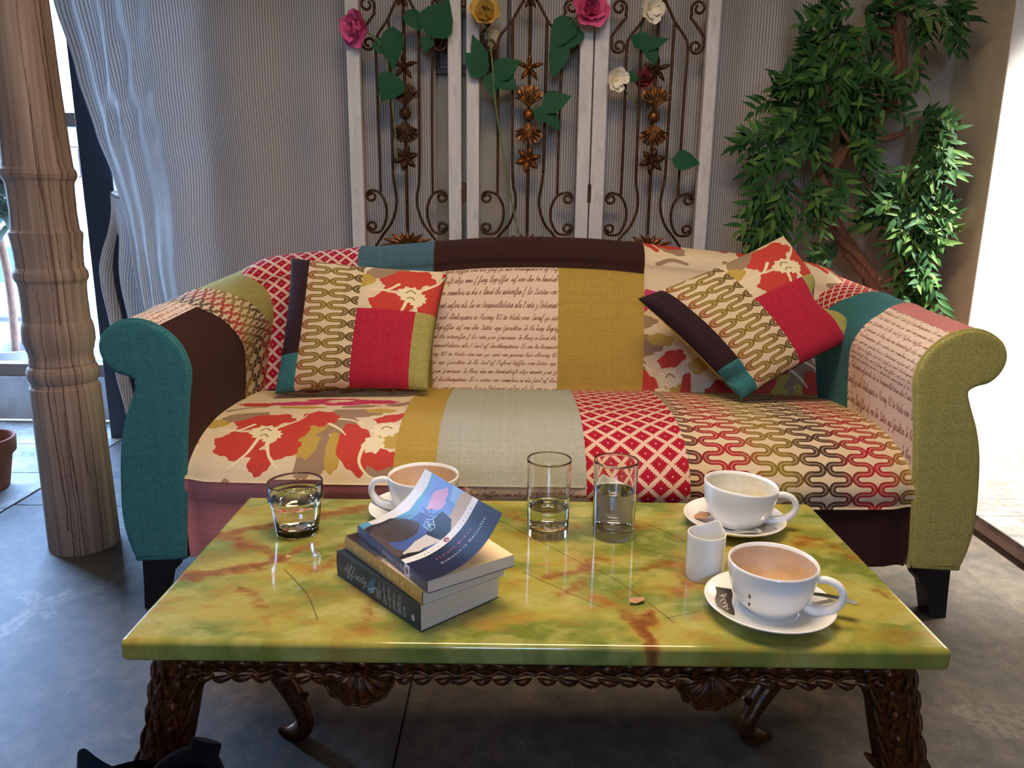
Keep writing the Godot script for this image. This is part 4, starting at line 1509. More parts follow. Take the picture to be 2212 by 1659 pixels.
	mb.tube(smooth([Vector3(0, -0.07, 0), Vector3(0, -0.09, -0.02), Vector3(0, -0.07, -0.055), Vector3(0, -0.04, -0.067)], 5), 0.004, 8)
	put("bracket", mb.mesh(), M.gilt, l)
# ---------------------------------------------------------------- folding screen of white posts and wrought iron
const SCREEN := 2.63

func scr(px: float, py: float, fwd := 0.0) -> Vector3:
	var q := on_d(px, py, SCREEN)
	return q + Vector3(0, 0, fwd)

# a spiral in the plane of the screen, starting at r0 from its centre and winding in
func spiral(c: Vector3, r0: float, a0: float, turns: float, r1 := 0.004, n := 22) -> Array:
	var out := []
	for k in n + 1:
		var s := float(k) / n
		var r := lerpf(r0, r1, pow(s, 0.8))
		var a := a0 + TAU * turns * s
		out.append(c + Vector3(cos(a) * r, sin(a) * r, 0))
	return out

func bar(pts: Array, r: float, parent: Node3D, called: String, m: Material) -> void:
	var b := MB.new()
	b.tube(pts, r, 7)
	putw(called, b.mesh(), m, parent)

func fan_mesh(size: float, flip: float) -> ArrayMesh:
	# a palmette: seven ribs fanning from a point
	var b := MB.new()
	for k in 9:
		var a := (k - 4) * 0.245
		var l := size * (1.0 - 0.085 * absf(k - 4.0) * 0.9)
		var pts := []
		for s in 7:
			var t := s / 6.0
			var bend := a * (0.55 + 0.45 * t) 
			pts.append(Vector3(sin(bend) * l * t * 0.95, flip * cos(bend) * l * t, 0.006 + 0.010 * sin(PI * t * 0.9)))
		b.tube(pts, [size * .022, size * .035, size * .05, size * .06, size * .062, size * .055, size * .028], 6, true, 0.8)
	b.plate([Vector2(0, -size * .02 * flip), Vector2(size * .62, size * .55 * flip), Vector2(size * .40, size * .78 * flip), Vector2(0, size * .9 * flip), Vector2(-size * .40, size * .78 * flip), Vector2(-size * .62, size * .55 * flip)], 0.004, Transform3D(Basis(), Vector3(0, 0, 0.004)))
	return b.mesh()

func rosette_mesh(size: float, petals: int, wide: float) -> ArrayMesh:
	var b := MB.new()
	for k in petals:
		var a := TAU * k / petals + 0.3
		var f := func(u: float, v: float) -> Vector3:
			var w := size * wide * sin(PI * clampf(0.12 + 0.85 * v, 0, 1))
			var d := Vector3(cos(a), sin(a), 0)
			var s := Vector3(-sin(a), cos(a), 0)
			return d * size * v + s * (u - 0.5) * w + Vector3(0, 0, 0.006 + 0.010 * sin(PI * v) + 0.006 * cos(PI * (u - 0.5)) + 0.008 * v * v)
		b.sheet(f, lin(0, 1, 4), lin(0, 1, 5), null, 1.0, 0.02)
	b.ball(Vector3(0, 0, 0.012), Vector3.ONE * size * 0.17, 10, 6)
	return b.mesh()

func acanthus_mesh(size: float) -> ArrayMesh:
	var b := MB.new()
	for k in 9:
		var a := (k - 4) * 0.36
		var l := size * (0.62 + 0.10 * absf(k - 4.0))
		var pts := []
		for s in 6:
			var t := s / 5.0
			pts.append(Vector3(sin(a) * l * t, cos(a) * l * t * 0.72 - 0.10 * l * t * t * absf(a), 0.006 + 0.018 * t * (1.2 - t)))
		b.tube(pts, [size * .06, size * .09, size * .10, size * .085, size * .06, size * .012], 6, true, 0.5)
	return b.mesh()

func build_screen() -> void:
	var base := on_d(1140, 560, SCREEN)
	base.y = 0.0
	var o := thing("folding_screen", "three-panel folding screen of whitewashed posts with bronze wrought-iron scrolls", "screen", base)
	var post_px := [[745, 775], [966, 996], [1007, 1036], [1256, 1286], [1288, 1320], [1530, 1558]]
	var lean := [0.0, 0.012, 0.012, 0.014, 0.014, 0.0]
	for k in 6:
		var a := on_d(post_px[k][0], 0, SCREEN)
		var b := on_d(post_px[k][1], 0, SCREEN)
		var x: float = (a.x + b.x) * 0.5
		var m := MB.new()
		m.box(Vector3(x, 0.94, -SCREEN - lean[k]), Vector3((b.x - a.x) * 0.98, 1.86, 0.032), 0.003, 2)
		putw("post", m.mesh(), M.white_wood, o)
	for k in 3:
		# cross rails at foot and head of each panel
		var a := on_d(post_px[k * 2][1], 0, SCREEN).x
		var b := on_d(post_px[k * 2 + 1][0], 0, SCREEN).x
		for y in [0.12, 1.84]:
			putw("rail", span(Vector3(a - 0.005, y - 0.02, -SCREEN - 0.02), Vector3(b + 0.005, y + 0.02, -SCREEN + 0.008), 0.003), M.white_wood, o)
		panel_iron(o, k, (a + b) * 0.5, (b - a) * 0.5)
	for y in [0.4, 1.0, 1.6]:
		for k in [1, 3]:
			var x: float = (on_d(post_px[k][1], 0, SCREEN).x + on_d(post_px[k + 1][0], 0, SCREEN).x) * 0.5
			putw("hinge", span(Vector3(x - 0.006, y - 0.03, -SCREEN - 0.016), Vector3(x + 0.006, y + 0.03, -SCREEN + 0.005), 0.003), M.iron, o)
	var tool := MB.new()
	flowers()

func panel_iron(o: Node3D, k: int, cx: float, hw: float) -> void:
	var z := -SCREEN
	var bronze: Material = M.iron
	# across: share of the half width; up: the row of the photograph at the middle panel
	var Q := func(x: float, row: float) -> Vector3:
		return Vector3(cx + x * hw, on_d(1140, row, SCREEN).y, z)
	bar([Vector3(cx, 0.14, z), Q.call(0, -60)], 0.0052, o, "bar", bronze)
	for s in [-1.0, 1.0]:
		# inner bar, swinging out to the corner at its foot
		bar(smooth([Q.call(s * 0.34, 46), Q.call(s * 0.33, 200), Q.call(s * 0.32, 350), Q.call(s * 0.30, 395), Q.call(s * 0.25, 425), Q.call(s * 0.26, 452), Q.call(s * 0.38, 485), Q.call(s * 0.60, 512), Q.call(s * 0.95, 560)], 6), 0.0046, o, "bar", bronze)
		# lower C scroll with two curled ends
		var rr := 0.0195
		var c1: Vector3 = Q.call(s * 0.84, 428)
		var c2: Vector3 = Q.call(s * 0.84, 493)
		var pts := spiral(c1, rr, PI / 2, -s * 1.25, 0.008)
		pts.reverse()
		pts.append_array(smooth([c1 + Vector3(-s * 0.004, rr * 1.02, 0), Q.call(s * 0.64, 421), Q.call(s * 0.52, 440), Q.call(s * 0.49, 461), Q.call(s * 0.52, 482), Q.call(s * 0.64, 503), c2 + Vector3(-s * 0.004, -rr * 1.02, 0)], 4))
		pts.append_array(spiral(c2, rr, -PI / 2, s * 1.25, 0.008))
		bar(pts, 0.0044, o, "scroll", bronze)
		# diagonal from the middle bar, running down as the outer bar
		bar(smooth([Q.call(s * 0.08, -8), Q.call(s * 0.20, 14), Q.call(s * 0.36, 46), Q.call(s * 0.58, 78), Q.call(s * 0.64, 105), Q.call(s * 0.63, 200), Q.call(s * 0.62, 330), Q.call(s * 0.62, 420)], 6), 0.0044, o, "bar", bronze)
		# upper S scroll between the diagonal and the post
		var c3: Vector3 = Q.call(s * 0.82, 14)
		var c4: Vector3 = Q.call(s * 0.80, 97)
		var up := spiral(c3, 0.026, -PI * 0.5 - s * 0.9, -s * 1.3, 0.009)
		up.reverse()
		up.append_array(smooth([Q.call(s * 0.66, 34), Q.call(s * 0.80, 52), Q.call(s * 0.96, 76)], 4))
		up.append_array(spiral(c4, 0.024, 0.0 if s > 0 else PI, -s * 1.3, 0.008))
		bar(up, 0.0044, o, "scroll", bronze)
	# ornaments on the middle bar
	var fan: float = 0.078
	var gm: Material = M.gilt if k > 0 else M.iron
	var yf := on_d(1140, 233, SCREEN).y
	var yb := on_d(1140, 249, SCREEN).y
	var yg := on_d(1140, 264, SCREEN).y
	put("palmette", fan_mesh(fan, 1.0), gm, o, Vector3(cx, yf, z) - o.position)
	put("palmette", fan_mesh(fan, -1.0), gm, o, Vector3(cx, yg, z) - o.position)
	var bl := MB.new()
	bl.ball(Vector3.ZERO, Vector3(0.020, 0.019, 0.017), 16, 10)
	put("knob", bl.mesh(), gm, o, Vector3(cx, yb, z + 0.008) - o.position)
	var gm2: Material = M.gilt if k == 1 else M.iron
	put("rosette", rosette_mesh(0.046, 5, 0.34), gm2, o, Vector3(cx, on_d(1140, 148, SCREEN).y, z) - o.position)
	put("rosette", rosette_mesh(0.044, 6, 0.5), gm2, o, Vector3(cx, on_d(1140, 345, SCREEN).y, z) - o.position)
	put("acanthus", acanthus_mesh(0.10), M.gilt, o, Vector3(cx, on_d(1140, 533, SCREEN).y, z) - o.position)
	put("finial", rosette_mesh(0.03, 5, 0.4), M.gilt, o, Vector3(cx, on_d(1140, 2, SCREEN).y, z) - o.position)

# ---------------------------------------------------------------- cloth flowers tucked into the screen
func petal_mesh(length: float, width: float, cup: float, ruffle: float, ph: float) -> ArrayMesh:
	var b := MB.new()
	var f := func(u: float, v: float) -> Vector3:
		var s := clampf(v, 0.0, 1.0)
		var w := width * (0.18 + 0.82 * sin(PI * 0.5 * minf(1.0, s * 1.25))) * (1.0 - 0.35 * smoothstep(0.85, 1.0, s))
		var x := (u - 0.5) * w
		var lift := cup * length * s * s + ruffle * length * sin(u * 17.0 + ph) * s * s
		return Vector3(x, lift + absf(u - 0.5) * width * 0.35 * s, s * length * (1.0 - 0.10 * pow(absf(u - 0.5) * 2.0, 2.0)))
	b.sheet(f, lin(0, 1, 6), lin(0, 1, 6), null, -1.0, 0.02)
	return b.mesh()

func flower(called: String, label: String, at: Vector3, face: Vector3, size: float, m: Material, rings: Array, heart: Material, stem_to: Array, leaves: Array) -> void:
	var o := thing(called, label, "flower", at, "cloth flowers tucked into the iron screen")
	var turn := Basis(Quaternion(Vector3.UP, face.normalized()))
	var r := RandomNumberGenerator.new()
	r.seed = int(at.x * 1000.0) + 77
	# each ring: [count, length, width, elevation, cup, ruffle]
	for q in rings:
		for k in int(q[0]):
			var pm := put("petal", petal_mesh(size * q[1] * r.randf_range(0.9, 1.1), size * q[2], q[4], q[5], r.randf() * 6.0), m, o)
			pm.basis = turn * Basis(Vector3.UP, TAU * (k + 0.37 * q[1] * 7.0) / q[0] + r.randf_range(-0.15, 0.15)) * Basis(Vector3.RIGHT, -q[3] + r.randf_range(-0.12, 0.12))
	var b := MB.new()
	b.ball(turn * Vector3(0, size * 0.12, 0), Vector3.ONE * size * 0.16, 10, 6)
	put("heart", b.mesh(), heart, o)
	b = MB.new()
	for k in 5:
		var a := TAU * k / 5
		var d := turn * Vector3(cos(a), -0.1, sin(a)) * size * 0.45
		b.tube([turn * Vector3(0, -size * 0.1, 0), d * 0.6 - turn.y * size * 0.12, d - turn.y * size * 0.05], [size * .05, size * .09, size * .01], 5, true, 0.35)
	put("sepals", b.mesh(), M.stem, o)
	if stem_to.size():
		var pts := [-turn.y * size * 0.1]
		for q in stem_to:
			pts.append(q - at)
		b = MB.new()
		b.tube(smooth(pts, 6), 0.0032, 6)
		put("stem", b.mesh(), M.stem, o)
	for q in leaves:
		# [position, direction, length, width]
		var l := put("leaf", leaf_mesh(q[2], q[3], 0.12, 0.2), M.rose_leaf, o, q[0] - at)
		l.basis = aim(q[1])

# a basis whose z runs along d, its y as far towards the eye as it can
func aim(d: Vector3, front := Vector3(0, 0.2, 1)) -> Basis:
	var z := d.normalized()
	var x := front.cross(z).normalized()
	return Basis(x, z.cross(x), z)

func flowers() -> void:
	var full := [[6, 1.0, 0.9, 0.15, 0.25, 0.05], [6, 0.85, 0.8, 0.5, 0.3, 0.06], [6, 0.7, 0.7, 0.85, 0.3, 0.07], [5, 0.55, 0.6, 1.15, 0.2, 0.08], [4, 0.42, 0.5, 1.4, 0.1, 0.05]]
	var open := [[5, 1.0, 0.85, 0.25, 0.25, 0.05], [4, 0.8, 0.6, 0.6, 0.2, 0.06]]
	var L := func(px: float, py: float, dx: float, dy: float, len_px: float, wid_px: float, fwd := 0.02) -> Array:
		var k := SCREEN * 1.0 / FOCAL
		return [scr(px, py, fwd), Vector3(dx, -dy, 0.15), len_px * k, wid_px * k]
	flower("pink_peony", "pink cloth peony on the screen's outer post beside the swept curtain", scr(782, 66, 0.035), Vector3(-0.55, -0.1, 0.8), 0.062, M.petal_pink, full, M.petal_cream,
		[scr(830, 110, 0.02), scr(852, 250, 0.02), scr(860, 350, 0.02)], [L.call(850, 60, 0.0, 1.0, 82, 40), L.call(862, 165, -0.5, 0.7, 62, 52), L.call(818, 85, 0.5, 0.8, 40, 34), L.call(880, 25, 0.6, 0.8, 50, 30)])
	flower("pink_peony", "deep pink ruffled cloth peony on the post between middle and tree-side panel", scr(1270, 28, 0.035), Vector3(0.2, 0.1, 1.0), 0.066, M.petal_pink, full, M.petal_cream,
		[scr(1225, 60, 0.02), scr(1200, 150, 0.02)], [L.call(1235, 40, -0.6, 0.9, 75, 44), L.call(1215, 95, -0.3, 1.0, 70, 36), L.call(1245, 60, -0.4, 0.9, 50, 40)])
	flower("yellow_ranunculus", "yellow cloth ranunculus in front of the modelled lamp reflection", scr(1047, 42, 0.03), Vector3(0.1, 0.35, 1.0), 0.060, M.petal_yellow, [[7, 1.0, 0.95, 0.35, 0.45, 0.02], [7, 0.9, 0.85, 0.7, 0.4, 0.02], [6, 0.75, 0.75, 0.95, 0.35, 0.02], [6, 0.6, 0.6, 1.2, 0.2, 0.02], [5, 0.45, 0.5, 1.4, 0.1, 0.02]], M.petal_yellow,
		[scr(1062, 120, 0.02), scr(1070, 220, 0.025), scr(1095, 380, 0.025), scr(1120, 505, 0.02)], [L.call(1045, 150, -0.35, -1.0, 66, 30), L.call(1050, 165, -0.5, -0.5, 60, 40), L.call(1068, 165, 0.9, -0.5, 60, 40), L.call(1072, 165, 0.6, 0.35, 52, 38), L.call(1060, 160, 0.1, 0.8, 48, 30)])
	flower("white_flower", "cream white cloth flower with pointed petals on the whitewashed post", scr(1326, 176, 0.035), Vector3(0.3, -0.1, 1.0), 0.046, M.petal_white, open, M.petal_cream,
		[scr(1345, 190, 0.015), scr(1372, 230, 0.015)], [L.call(1352, 165, 0.8, 0.2, 26, 20)])
	flower("white_flower", "white ruffled cloth flower at the top of the tree-side panel", scr(1398, 22, 0.03), Vector3(0.4, -0.2, 1.0), 0.052, M.petal_white, open, M.petal_cream,
		[scr(1385, 70, 0.02), scr(1388, 110, 0.015)], [L.call(1380, 70, 0.3, 1.0, 46, 26), L.call(1388, 105, 1.0, -0.35, 52, 22), L.call(1385, 105, -0.6, -0.6, 34, 22), L.call(1400, 108, 0.4, 0.8, 34, 22)])
	flower("red_blossom", "dark red cloth blossom with small fruits behind the gilt palmette", scr(1394, 172, -0.012), Vector3(-0.3, 0.2, 1.0), 0.036, M.petal_red, full, M.petal_cream,
		[scr(1400, 220, -0.02), scr(1415, 300, -0.02)], [L.call(1375, 165, -0.8, 0.3, 28, 20)])
	for q in [["large ivy-shaped cloth leaf pair across the middle post", 1170, 232, [[1.0, -0.35, 62, 40], [0.8, 0.95, 60, 30], [-0.1, 0.6, 36, 26]]], ["single cloth leaf on the tree-side panel beside the lower rosette", 1448, 345, [[1.0, 0.12, 58, 36]]], ["broad dark cloth leaf beside the second whitewashed post", 930, 85, [[0.55, -1.0, 80, 64], [-0.2, 0.5, 30, 24]]]]:
		var at := scr(q[1], q[2], 0.03)
		var o := thing("leaf_sprig", q[0], "leaf", at, "cloth flowers tucked into the iron screen")
		for l in q[3]:
			var k := SCREEN / FOCAL
			var m := put("leaf", leaf_mesh(l[2] * k, l[3] * k, 0.1, 0.18), M.rose_leaf, o)
			m.basis = aim(Vector3(l[0], -l[1], 0.1))
		var b := MB.new()
		b.tube([Vector3.ZERO, Vector3(-0.02, 0.005, -0.02), Vector3(-0.035, -0.01, -0.03)], 0.0022, 6)
		put("stalk", b.mesh(), M.stem, o)

# ---------------------------------------------------------------- the artificial tree in the corner
func build_tree() -> void:
	var D := 2.60
	var base := on_d(1900, 640, D)
	base.y = 0.0
	var o := thing("artificial_tree", "tall artificial tree with twisted brown trunk and small glossy green leaves", "tree", base)
	var W := func(px: float, py: float, f := 0.0) -> Vector3:
		return on_d(px, py, D) + Vector3(0, 0, f)
	# the pot, hidden by the sofa
	var b := MB.new()
	b.lathe([Vector2(0, 0), Vector2(0.085, 0), Vector2(0.11, 0.2), Vector2(0.115, 0.22), Vector2(0.10, 0.22), Vector2(0.095, 0.18), Vector2(0, 0.18)], 28)
	put("pot", b.mesh(), M.terracotta, o, Vector3(0.0, 0, 0.0))
	var main := [base + Vector3(0, 0.17, 0), W.call(1915, 700), W.call(1893, 625), W.call(1862, 570), W.call(1822, 520), W.call(1795, 470), W.call(1778, 420), W.call(1786, 380), W.call(1818, 335), W.call(1868, 285), W.call(1915, 235), W.call(1938, 180), W.call(1942, 110), W.call(1938, 40), W.call(1930, -60), W.call(1940, -160)]
	var line := smooth(main, 6)
	for k in 4:
		var pts := []
		var rad := []
		for s in line.size():
			var t := float(s) / line.size()
			var a := t * 15.0 + TAU * k / 4
			var r := 0.020 * (1.0 - 0.45 * t)
			pts.append(line[s] + Vector3(cos(a) * r, 0.3 * sin(a * 1.7) * r, sin(a) * r))
			rad.append(0.0165 * (1.0 - 0.5 * t) * (1.0 + 0.18 * sin(s * 1.9 + k)))
		b = MB.new()
		b.tube(pts, rad, 8)
		putw("trunk_strand", b.mesh(), M.bark, o)
	for q in [[[1868, 285], [1840, 310], [1815, 300], [1790, 250]], [[1778, 420], [1760, 380], [1758, 330]], [[1900, 303], [1940, 290], [1950, 280], [1985, 255]], [[1893, 625], [1930, 585], [1960, 560]], [[1915, 235], [1960, 190], [1990, 100]], [[1795, 470], [1740, 430], [1690, 390]], [[1893, 625], [1925, 640], [1960, 660]], [[1930, 70], [1880, 60], [1820, 80]]]:
		var pts := []
		for a in q:
			pts.append(W.call(a[0], a[1], rng.randf_range(0.0, 0.05)))
		var n := smooth(pts, 5)
		var rad := []
		for s in n.size():
			rad.append(lerpf(0.010, 0.004, float(s) / n.size()))
		b = MB.new()
		b.tube(n, rad, 7)
		putw("branch", b.mesh(), M.bark, o)
	# sprays of leaves: [px, py, radius px, how many twigs, lean x, lean y]
	var sprays := [[1760, 200, 62, 24, -.2, .2], [1700, 215, 45, 14, -.6, -.2], [1800, 130, 60, 22, 0, 0], [1850, 190, 40, 12, .4, .2], [1790, 70, 55, 16, -.3, 0], [1850, 20, 70, 22, 0, 0], [1930, 20, 60, 16, .3, .2], [2030, 30, 45, 16, .4, .6], [1800, 260, 60, 18, .1, .4], [1720, 280, 40, 12, -.4, .3], [1860, 300, 30, 8, .4, .5],
		[1650, 300, 30, 10, -.4, .4], [1660, 380, 40, 15, -.5, .5], [1645, 440, 34, 14, -.3, .8], [1650, 490, 28, 10, -.2, .8], [1720, 420, 40, 10, .1, .6], [1770, 380, 26, 8, .3, .5],
		[1990, 260, 40, 14, .4, .2], [2010, 320, 34, 12, .5, .5], [1970, 360, 44, 16, .1, .6], [1960, 420, 45, 16, -.3, .3], [1930, 450, 36, 14, -.7, .2], [2000, 470, 46, 18, .5, .2], [1960, 500, 34, 12, 0, .9], [2030, 490, 24, 8, .8, 0], [1990, 570, 36, 12, .3, .5], [2010, 620, 34, 10, .6, .3], [1960, 650, 40, 10, 0, .6], [1800, 545, 20, 4, -.6, .4], [1920, 130, 30, 8, 0, .4], [1890, 240, 24, 6, .2, .3], [1940, 660, 30, 6, -.2, .3], [2030, 680, 20, 6, .8, .3], [1880, 350, 22, 5, .6, .8]]
	var leaves := []
	var r := RandomNumberGenerator.new()
	r.seed = 5
	var twig := MB.new()
	for q in sprays:
		for k in int(q[3] * 0.85):
			var rr: float = q[2] * sqrt(r.randf()) 
			var a := r.randf() * TAU
			var s: Vector3 = W.call(q[0] + cos(a) * rr * 0.8, q[1] + sin(a) * rr * 0.8, r.randf_range(-0.05, 0.10))
			var d := Vector3(cos(a) * 0.6 + q[4] * 1.2 + r.randf_range(-.4, .4), -sin(a) * 0.4 - q[5] * 0.9 + r.randf_range(-.4, .2), r.randf_range(-0.15, 0.9)).normalized()
			var len := r.randf_range(0.05, 0.095)
			s.x = minf(s.x, 1.40 - maxf(0.0, d.x) * len)
			d.x = minf(d.x, 0.6)
			var pts := []
			for j in 5:
				var t := j / 4.0
				pts.append(s + d * len * t + Vector3(0, -0.035 * t * t, 0))
			twig.tube(pts, 0.0012, 4, false)
			for j in 7:
				var t := 0.16 + j * 0.14
				var side := d.cross(Vector3(0, 0.3, 1)).normalized() * (1.0 if j % 2 else -1.0)
				var ld := (d * (0.75 if j < 6 else 2.0) + side * 0.8 + Vector3(0, -0.25, r.randf_range(-0.1, 0.35))).normalized()
				var at: Vector3 = s + d * len * t + Vector3(0, -0.035 * t * t, 0)
				if at.z < -BACK + 0.10:
					at.z = -BACK + 0.10 + r.randf() * 0.05
				var sc := r.randf_range(0.75, 1.2)
				var bs := aim(ld, Vector3(r.randf_range(-.5, .5), 0.5, 0.9)) * Basis().scaled(Vector3.ONE * sc)
				leaves.append([at.z, Transform3D(bs, at), r.randf()])
	putw("twigs", twig.mesh(), M.stem, o).set_meta("kind", "stuff")
	leaves.sort_custom(func(a, c): return a[0] > c[0])
	var lm := leaf_mesh(0.054, 0.0135, 0.16, 0.3)
	var mats := [M.leaf, M.leaf_light, M.leaf_deep, M.leaf]
	for k in 300:
		var m := put("leaf", lm, mats[int(leaves[k][2] * 3.99)], o)
		var xf: Transform3D = leaves[k][1]
		xf.origin -= o.position
		m.transform = xf
	# the rest carry the same mix of tones
	var mm := MultiMesh.new()
	mm.transform_format = MultiMesh.TRANSFORM_3D
	mm.use_colors = true
	mm.mesh = lm
	mm.instance_count = leaves.size() - 300
	for k in range(300, leaves.size()):
		var xf: Transform3D = leaves[k][1]
		xf.origin -= o.position
		mm.set_instance_transform(k - 300, xf)
		mm.set_instance_color(k - 300, (mats[int(leaves[k][2] * 3.99)] as StandardMaterial3D).albedo_color.srgb_to_linear())
	var fo := MultiMeshInstance3D.new()
	fo.name = "foliage"
	fo.multimesh = mm
	fo.material_override = M.leaf_mixed
	fo.set_meta("kind", "stuff")
	o.add_child(fo, true)
# ---------------------------------------------------------------- the patchwork sofa
const MID := 0.0875      # the sofa is symmetrical about this x

# a point on a smooth curve through rows of numbers; k runs from 0 to the last row
func along(rows: Array, k: float) -> Vector2:
	var m := rows.size()
	var i := clampi(int(floor(k)), 0, m - 2)
	var x := k - i
	var a: Array = rows[maxi(i - 1, 0)]
	var b: Array = rows[i]
	var c: Array = rows[i + 1]
	var d: Array = rows[mini(i + 2, m - 1)]
	return Vector2(cubic_interpolate(b[0], c[0], a[0], d[0], x), cubic_interpolate(b[1], c[1], a[1], d[1], x))

func step_table(t: Array, k: float) -> float:
	# piecewise linear: rows of [k, value]
	if k <= t[0][0]:
		return t[0][1]
	for i in t.size() - 1:
		if k <= t[i + 1][0]:
			return lerpf(t[i][1], t[i + 1][1], (k - t[i][0]) / (t[i + 1][0] - t[i][0]))
	return t[-1][1]

# a piece of cloth over f(a, b), a and b in 0..1, sinking into its seams; size is about its width and height in metres
func patch(f: Callable, size: Vector2, nu: int, nv: int, uvf: Callable, side: float, depth := 0.003, puff := 0.0) -> ArrayMesh:
	var us := seamed(nu, 0.008 / maxf(size.x, 0.05))
	var vs := seamed(nv, 0.008 / maxf(size.y, 0.05))
	var w := us.size()
	var h := vs.size()
	var pos := []
	var nor := []
	var e := 0.003
	for b in vs:
		for a in us:
			var p: Vector3 = f.call(a, b)
			var du: Vector3 = f.call(a + e, b) - f.call(a - e, b)
			var dv: Vector3 = f.call(a, b + e) - f.call(a, b - e)
			var n := du.cross(dv).normalized() * side
			var near := minf(minf(a, 1.0 - a) * size.x, minf(b, 1.0 - b) * size.y)
			var sink := pow(clampf(1.0 - near / 0.016, 0.0, 1.0), 2.0)
			pos.append(p + n * (puff * (1.0 - pow(1.0 - clampf(near / 0.06, 0.0, 1.0), 2.0)) - depth * sink))
			nor.append(n)
	var mb := MB.new()
	for j in h:
		for i in w:
			var k := j * w + i
			var du: Vector3 = pos[j * w + mini(i + 1, w - 1)] - pos[j * w + maxi(i - 1, 0)]
			var dv: Vector3 = pos[mini(j + 1, h - 1) * w + i] - pos[maxi(j - 1, 0) * w + i]
			var n := du.cross(dv)
			n = n.normalized() if n.length_squared() > 1e-16 else nor[k]
			if n.dot(nor[k]) < 0.0:
				n = -n
			mb.vert(pos[k], n, uvf.call(us[i], vs[j]))
	for j in h - 1:
		for i in w - 1:
			var q := j * w + i
			mb.tri(q, q + 1, q + w + 1)
			mb.tri(q, q + w + 1, q + w)
	return mb.mesh()

const ARM := [[-.860, .150], [-.874, .200], [-.881, .260], [-.878, .330], [-.868, .420], [-.852, .486], [-.830, .540], [-.820, .575], [-.838, .590], [-.863, .598], [-.884, .620], [-.892, .650], [-.881, .680], [-.853, .702], [-.822, .712], [-.789, .709], [-.755, .694], [-.722, .663], [-.705, .625], [-.702, .590], [-.709, .550], [-.723, .445], [-.734, .336], [-.742, .246], [-.750, .155]]
const ARM_FRONT := 1.625

func arm_point(k: float, d: float, mirror: bool) -> Vector3:
	var c := along(ARM, k)
	var y := c.y + 0.046 * clampf((d - ARM_FRONT) / 0.74, 0.0, 1.1) * smoothstep(0.30, 0.66, c.y)
	var x := c.x
	# the roll tightens a little towards the back
	x = lerpf(x, -0.80 + (x + 0.80) * 0.93, smoothstep(1.9, 2.4, d))
	return Vector3(2.0 * MID - x if mirror else x, y, -d)

func arm_patch(o: Node3D, mirror: bool, m: Material, k0: float, k1: float, d0: Array, d1: Array, nu := 8, nv := 14, uv_turn := false) -> void:
	var f := func(a: float, b: float) -> Vector3:
		var k := lerpf(k0, k1, b)
		return arm_point(k, lerpf(step_table(d0, k), step_table(d1, k), a), mirror)
	var len_k := 0.058 * (k1 - k0)
	var uvf := func(a: float, b: float) -> Vector2:
		var k := lerpf(k0, k1, b)
		var d := lerpf(step_table(d0, k), step_table(d1, k), a)
		var q := Vector2(d - ARM_FRONT, k * 0.058)
		if mirror:
			q.x = -q.x
		return q
	var wide: float = step_table(d1, (k0 + k1) * 0.5) - step_table(d0, (k0 + k1) * 0.5)
	putw("arm_patch", patch(f, Vector2(wide, len_k), nu, nv, uvf, -1.0 if mirror else 1.0), m, o)

func arm_front(o: Node3D, mirror: bool, m: Material) -> void:
	var ring := []
	for k in 97:
		var c := along(ARM, k * 0.25)
		ring.append(Vector2(2.0 * MID - c.x if mirror else c.x, c.y))
	var n := ring.size()
	var area := 0.0
	for k in n:
		area += ring[k].cross(ring[(k + 1) % n])
	var inward := []
	for k in n:
		var t: Vector2 = (ring[(k + 1) % n] - ring[(k - 1 + n) % n]).normalized()
		inward.append(Vector2(-t.y, t.x) * signf(area))
	var mb := MB.new()
	var steps := [[0.0, 0.0, 0.0], [0.0015, 0.006, 0.5], [0.006, 0.0105, 0.85], [0.014, 0.012, 1.0]]
	for q in steps:
		for k in n:
			var p: Vector2 = ring[k] + inward[k] * q[0]
			mb.vert(Vector3(p.x, p.y, -ARM_FRONT + q[1]), Vector3(-inward[k].x * (1.0 - q[2]), -inward[k].y * (1.0 - q[2]), q[2] + 0.001).normalized(), p)
	for j in steps.size() - 1:
		for k in n:
			var a := j * n + k
			var b := j * n + (k + 1) % n
			mb.tri(a, b, b + n)
			mb.tri(a, b + n, a + n)
	var last := (steps.size() - 1) * n
	var ids := Geometry2D.triangulate_polygon(PackedVector2Array(ring))
	for k in range(0, ids.size(), 3):
		mb.tri(last + ids[k], last + ids[k + 1], last + ids[k + 2])
	var fp := putw("arm_front", mb.mesh(), m, o)
	var pipe := []
	for k in 97:
		pipe.append(Vector3(ring[k].x, ring[k].y, -ARM_FRONT - 0.001))
	mb = MB.new()
	mb.tube(pipe, 0.0035, 6, false)
	putw("piping", mb.mesh(), m, fp)

const SEAT := [[2.27, .400], [2.15, .424], [2.0, .440], [1.85, .446], [1.76, .438], [1.69, .421], [1.64, .396], [1.612, .366], [1.605, .340], [1.611, .310], [1.616, .280], [1.618, .170], [1.63, .155], [1.70, .150]]

func seat_point(x: float, k: float) -> Vector3:
	var c := along(SEAT, k)
	var dx := clampf(absf(x - MID) / 0.83, 0.0, 1.0)
	var crown := 0.014 * (1.0 - pow(dx, 3.0)) * smoothstep(7.0, 4.0, k) 
	var belly := 0.012 * (1.0 - pow(dx, 4.0)) * smoothstep(3.5, 6.5, k) * smoothstep(11.0, 8.5, k)
	var ends := 0.016 * smoothstep(0.93, 1.0, absf(x - MID) / 0.82) * smoothstep(3.5, 6.0, k)
	return Vector3(x, c.y + crown, -(c.x - belly + ends))

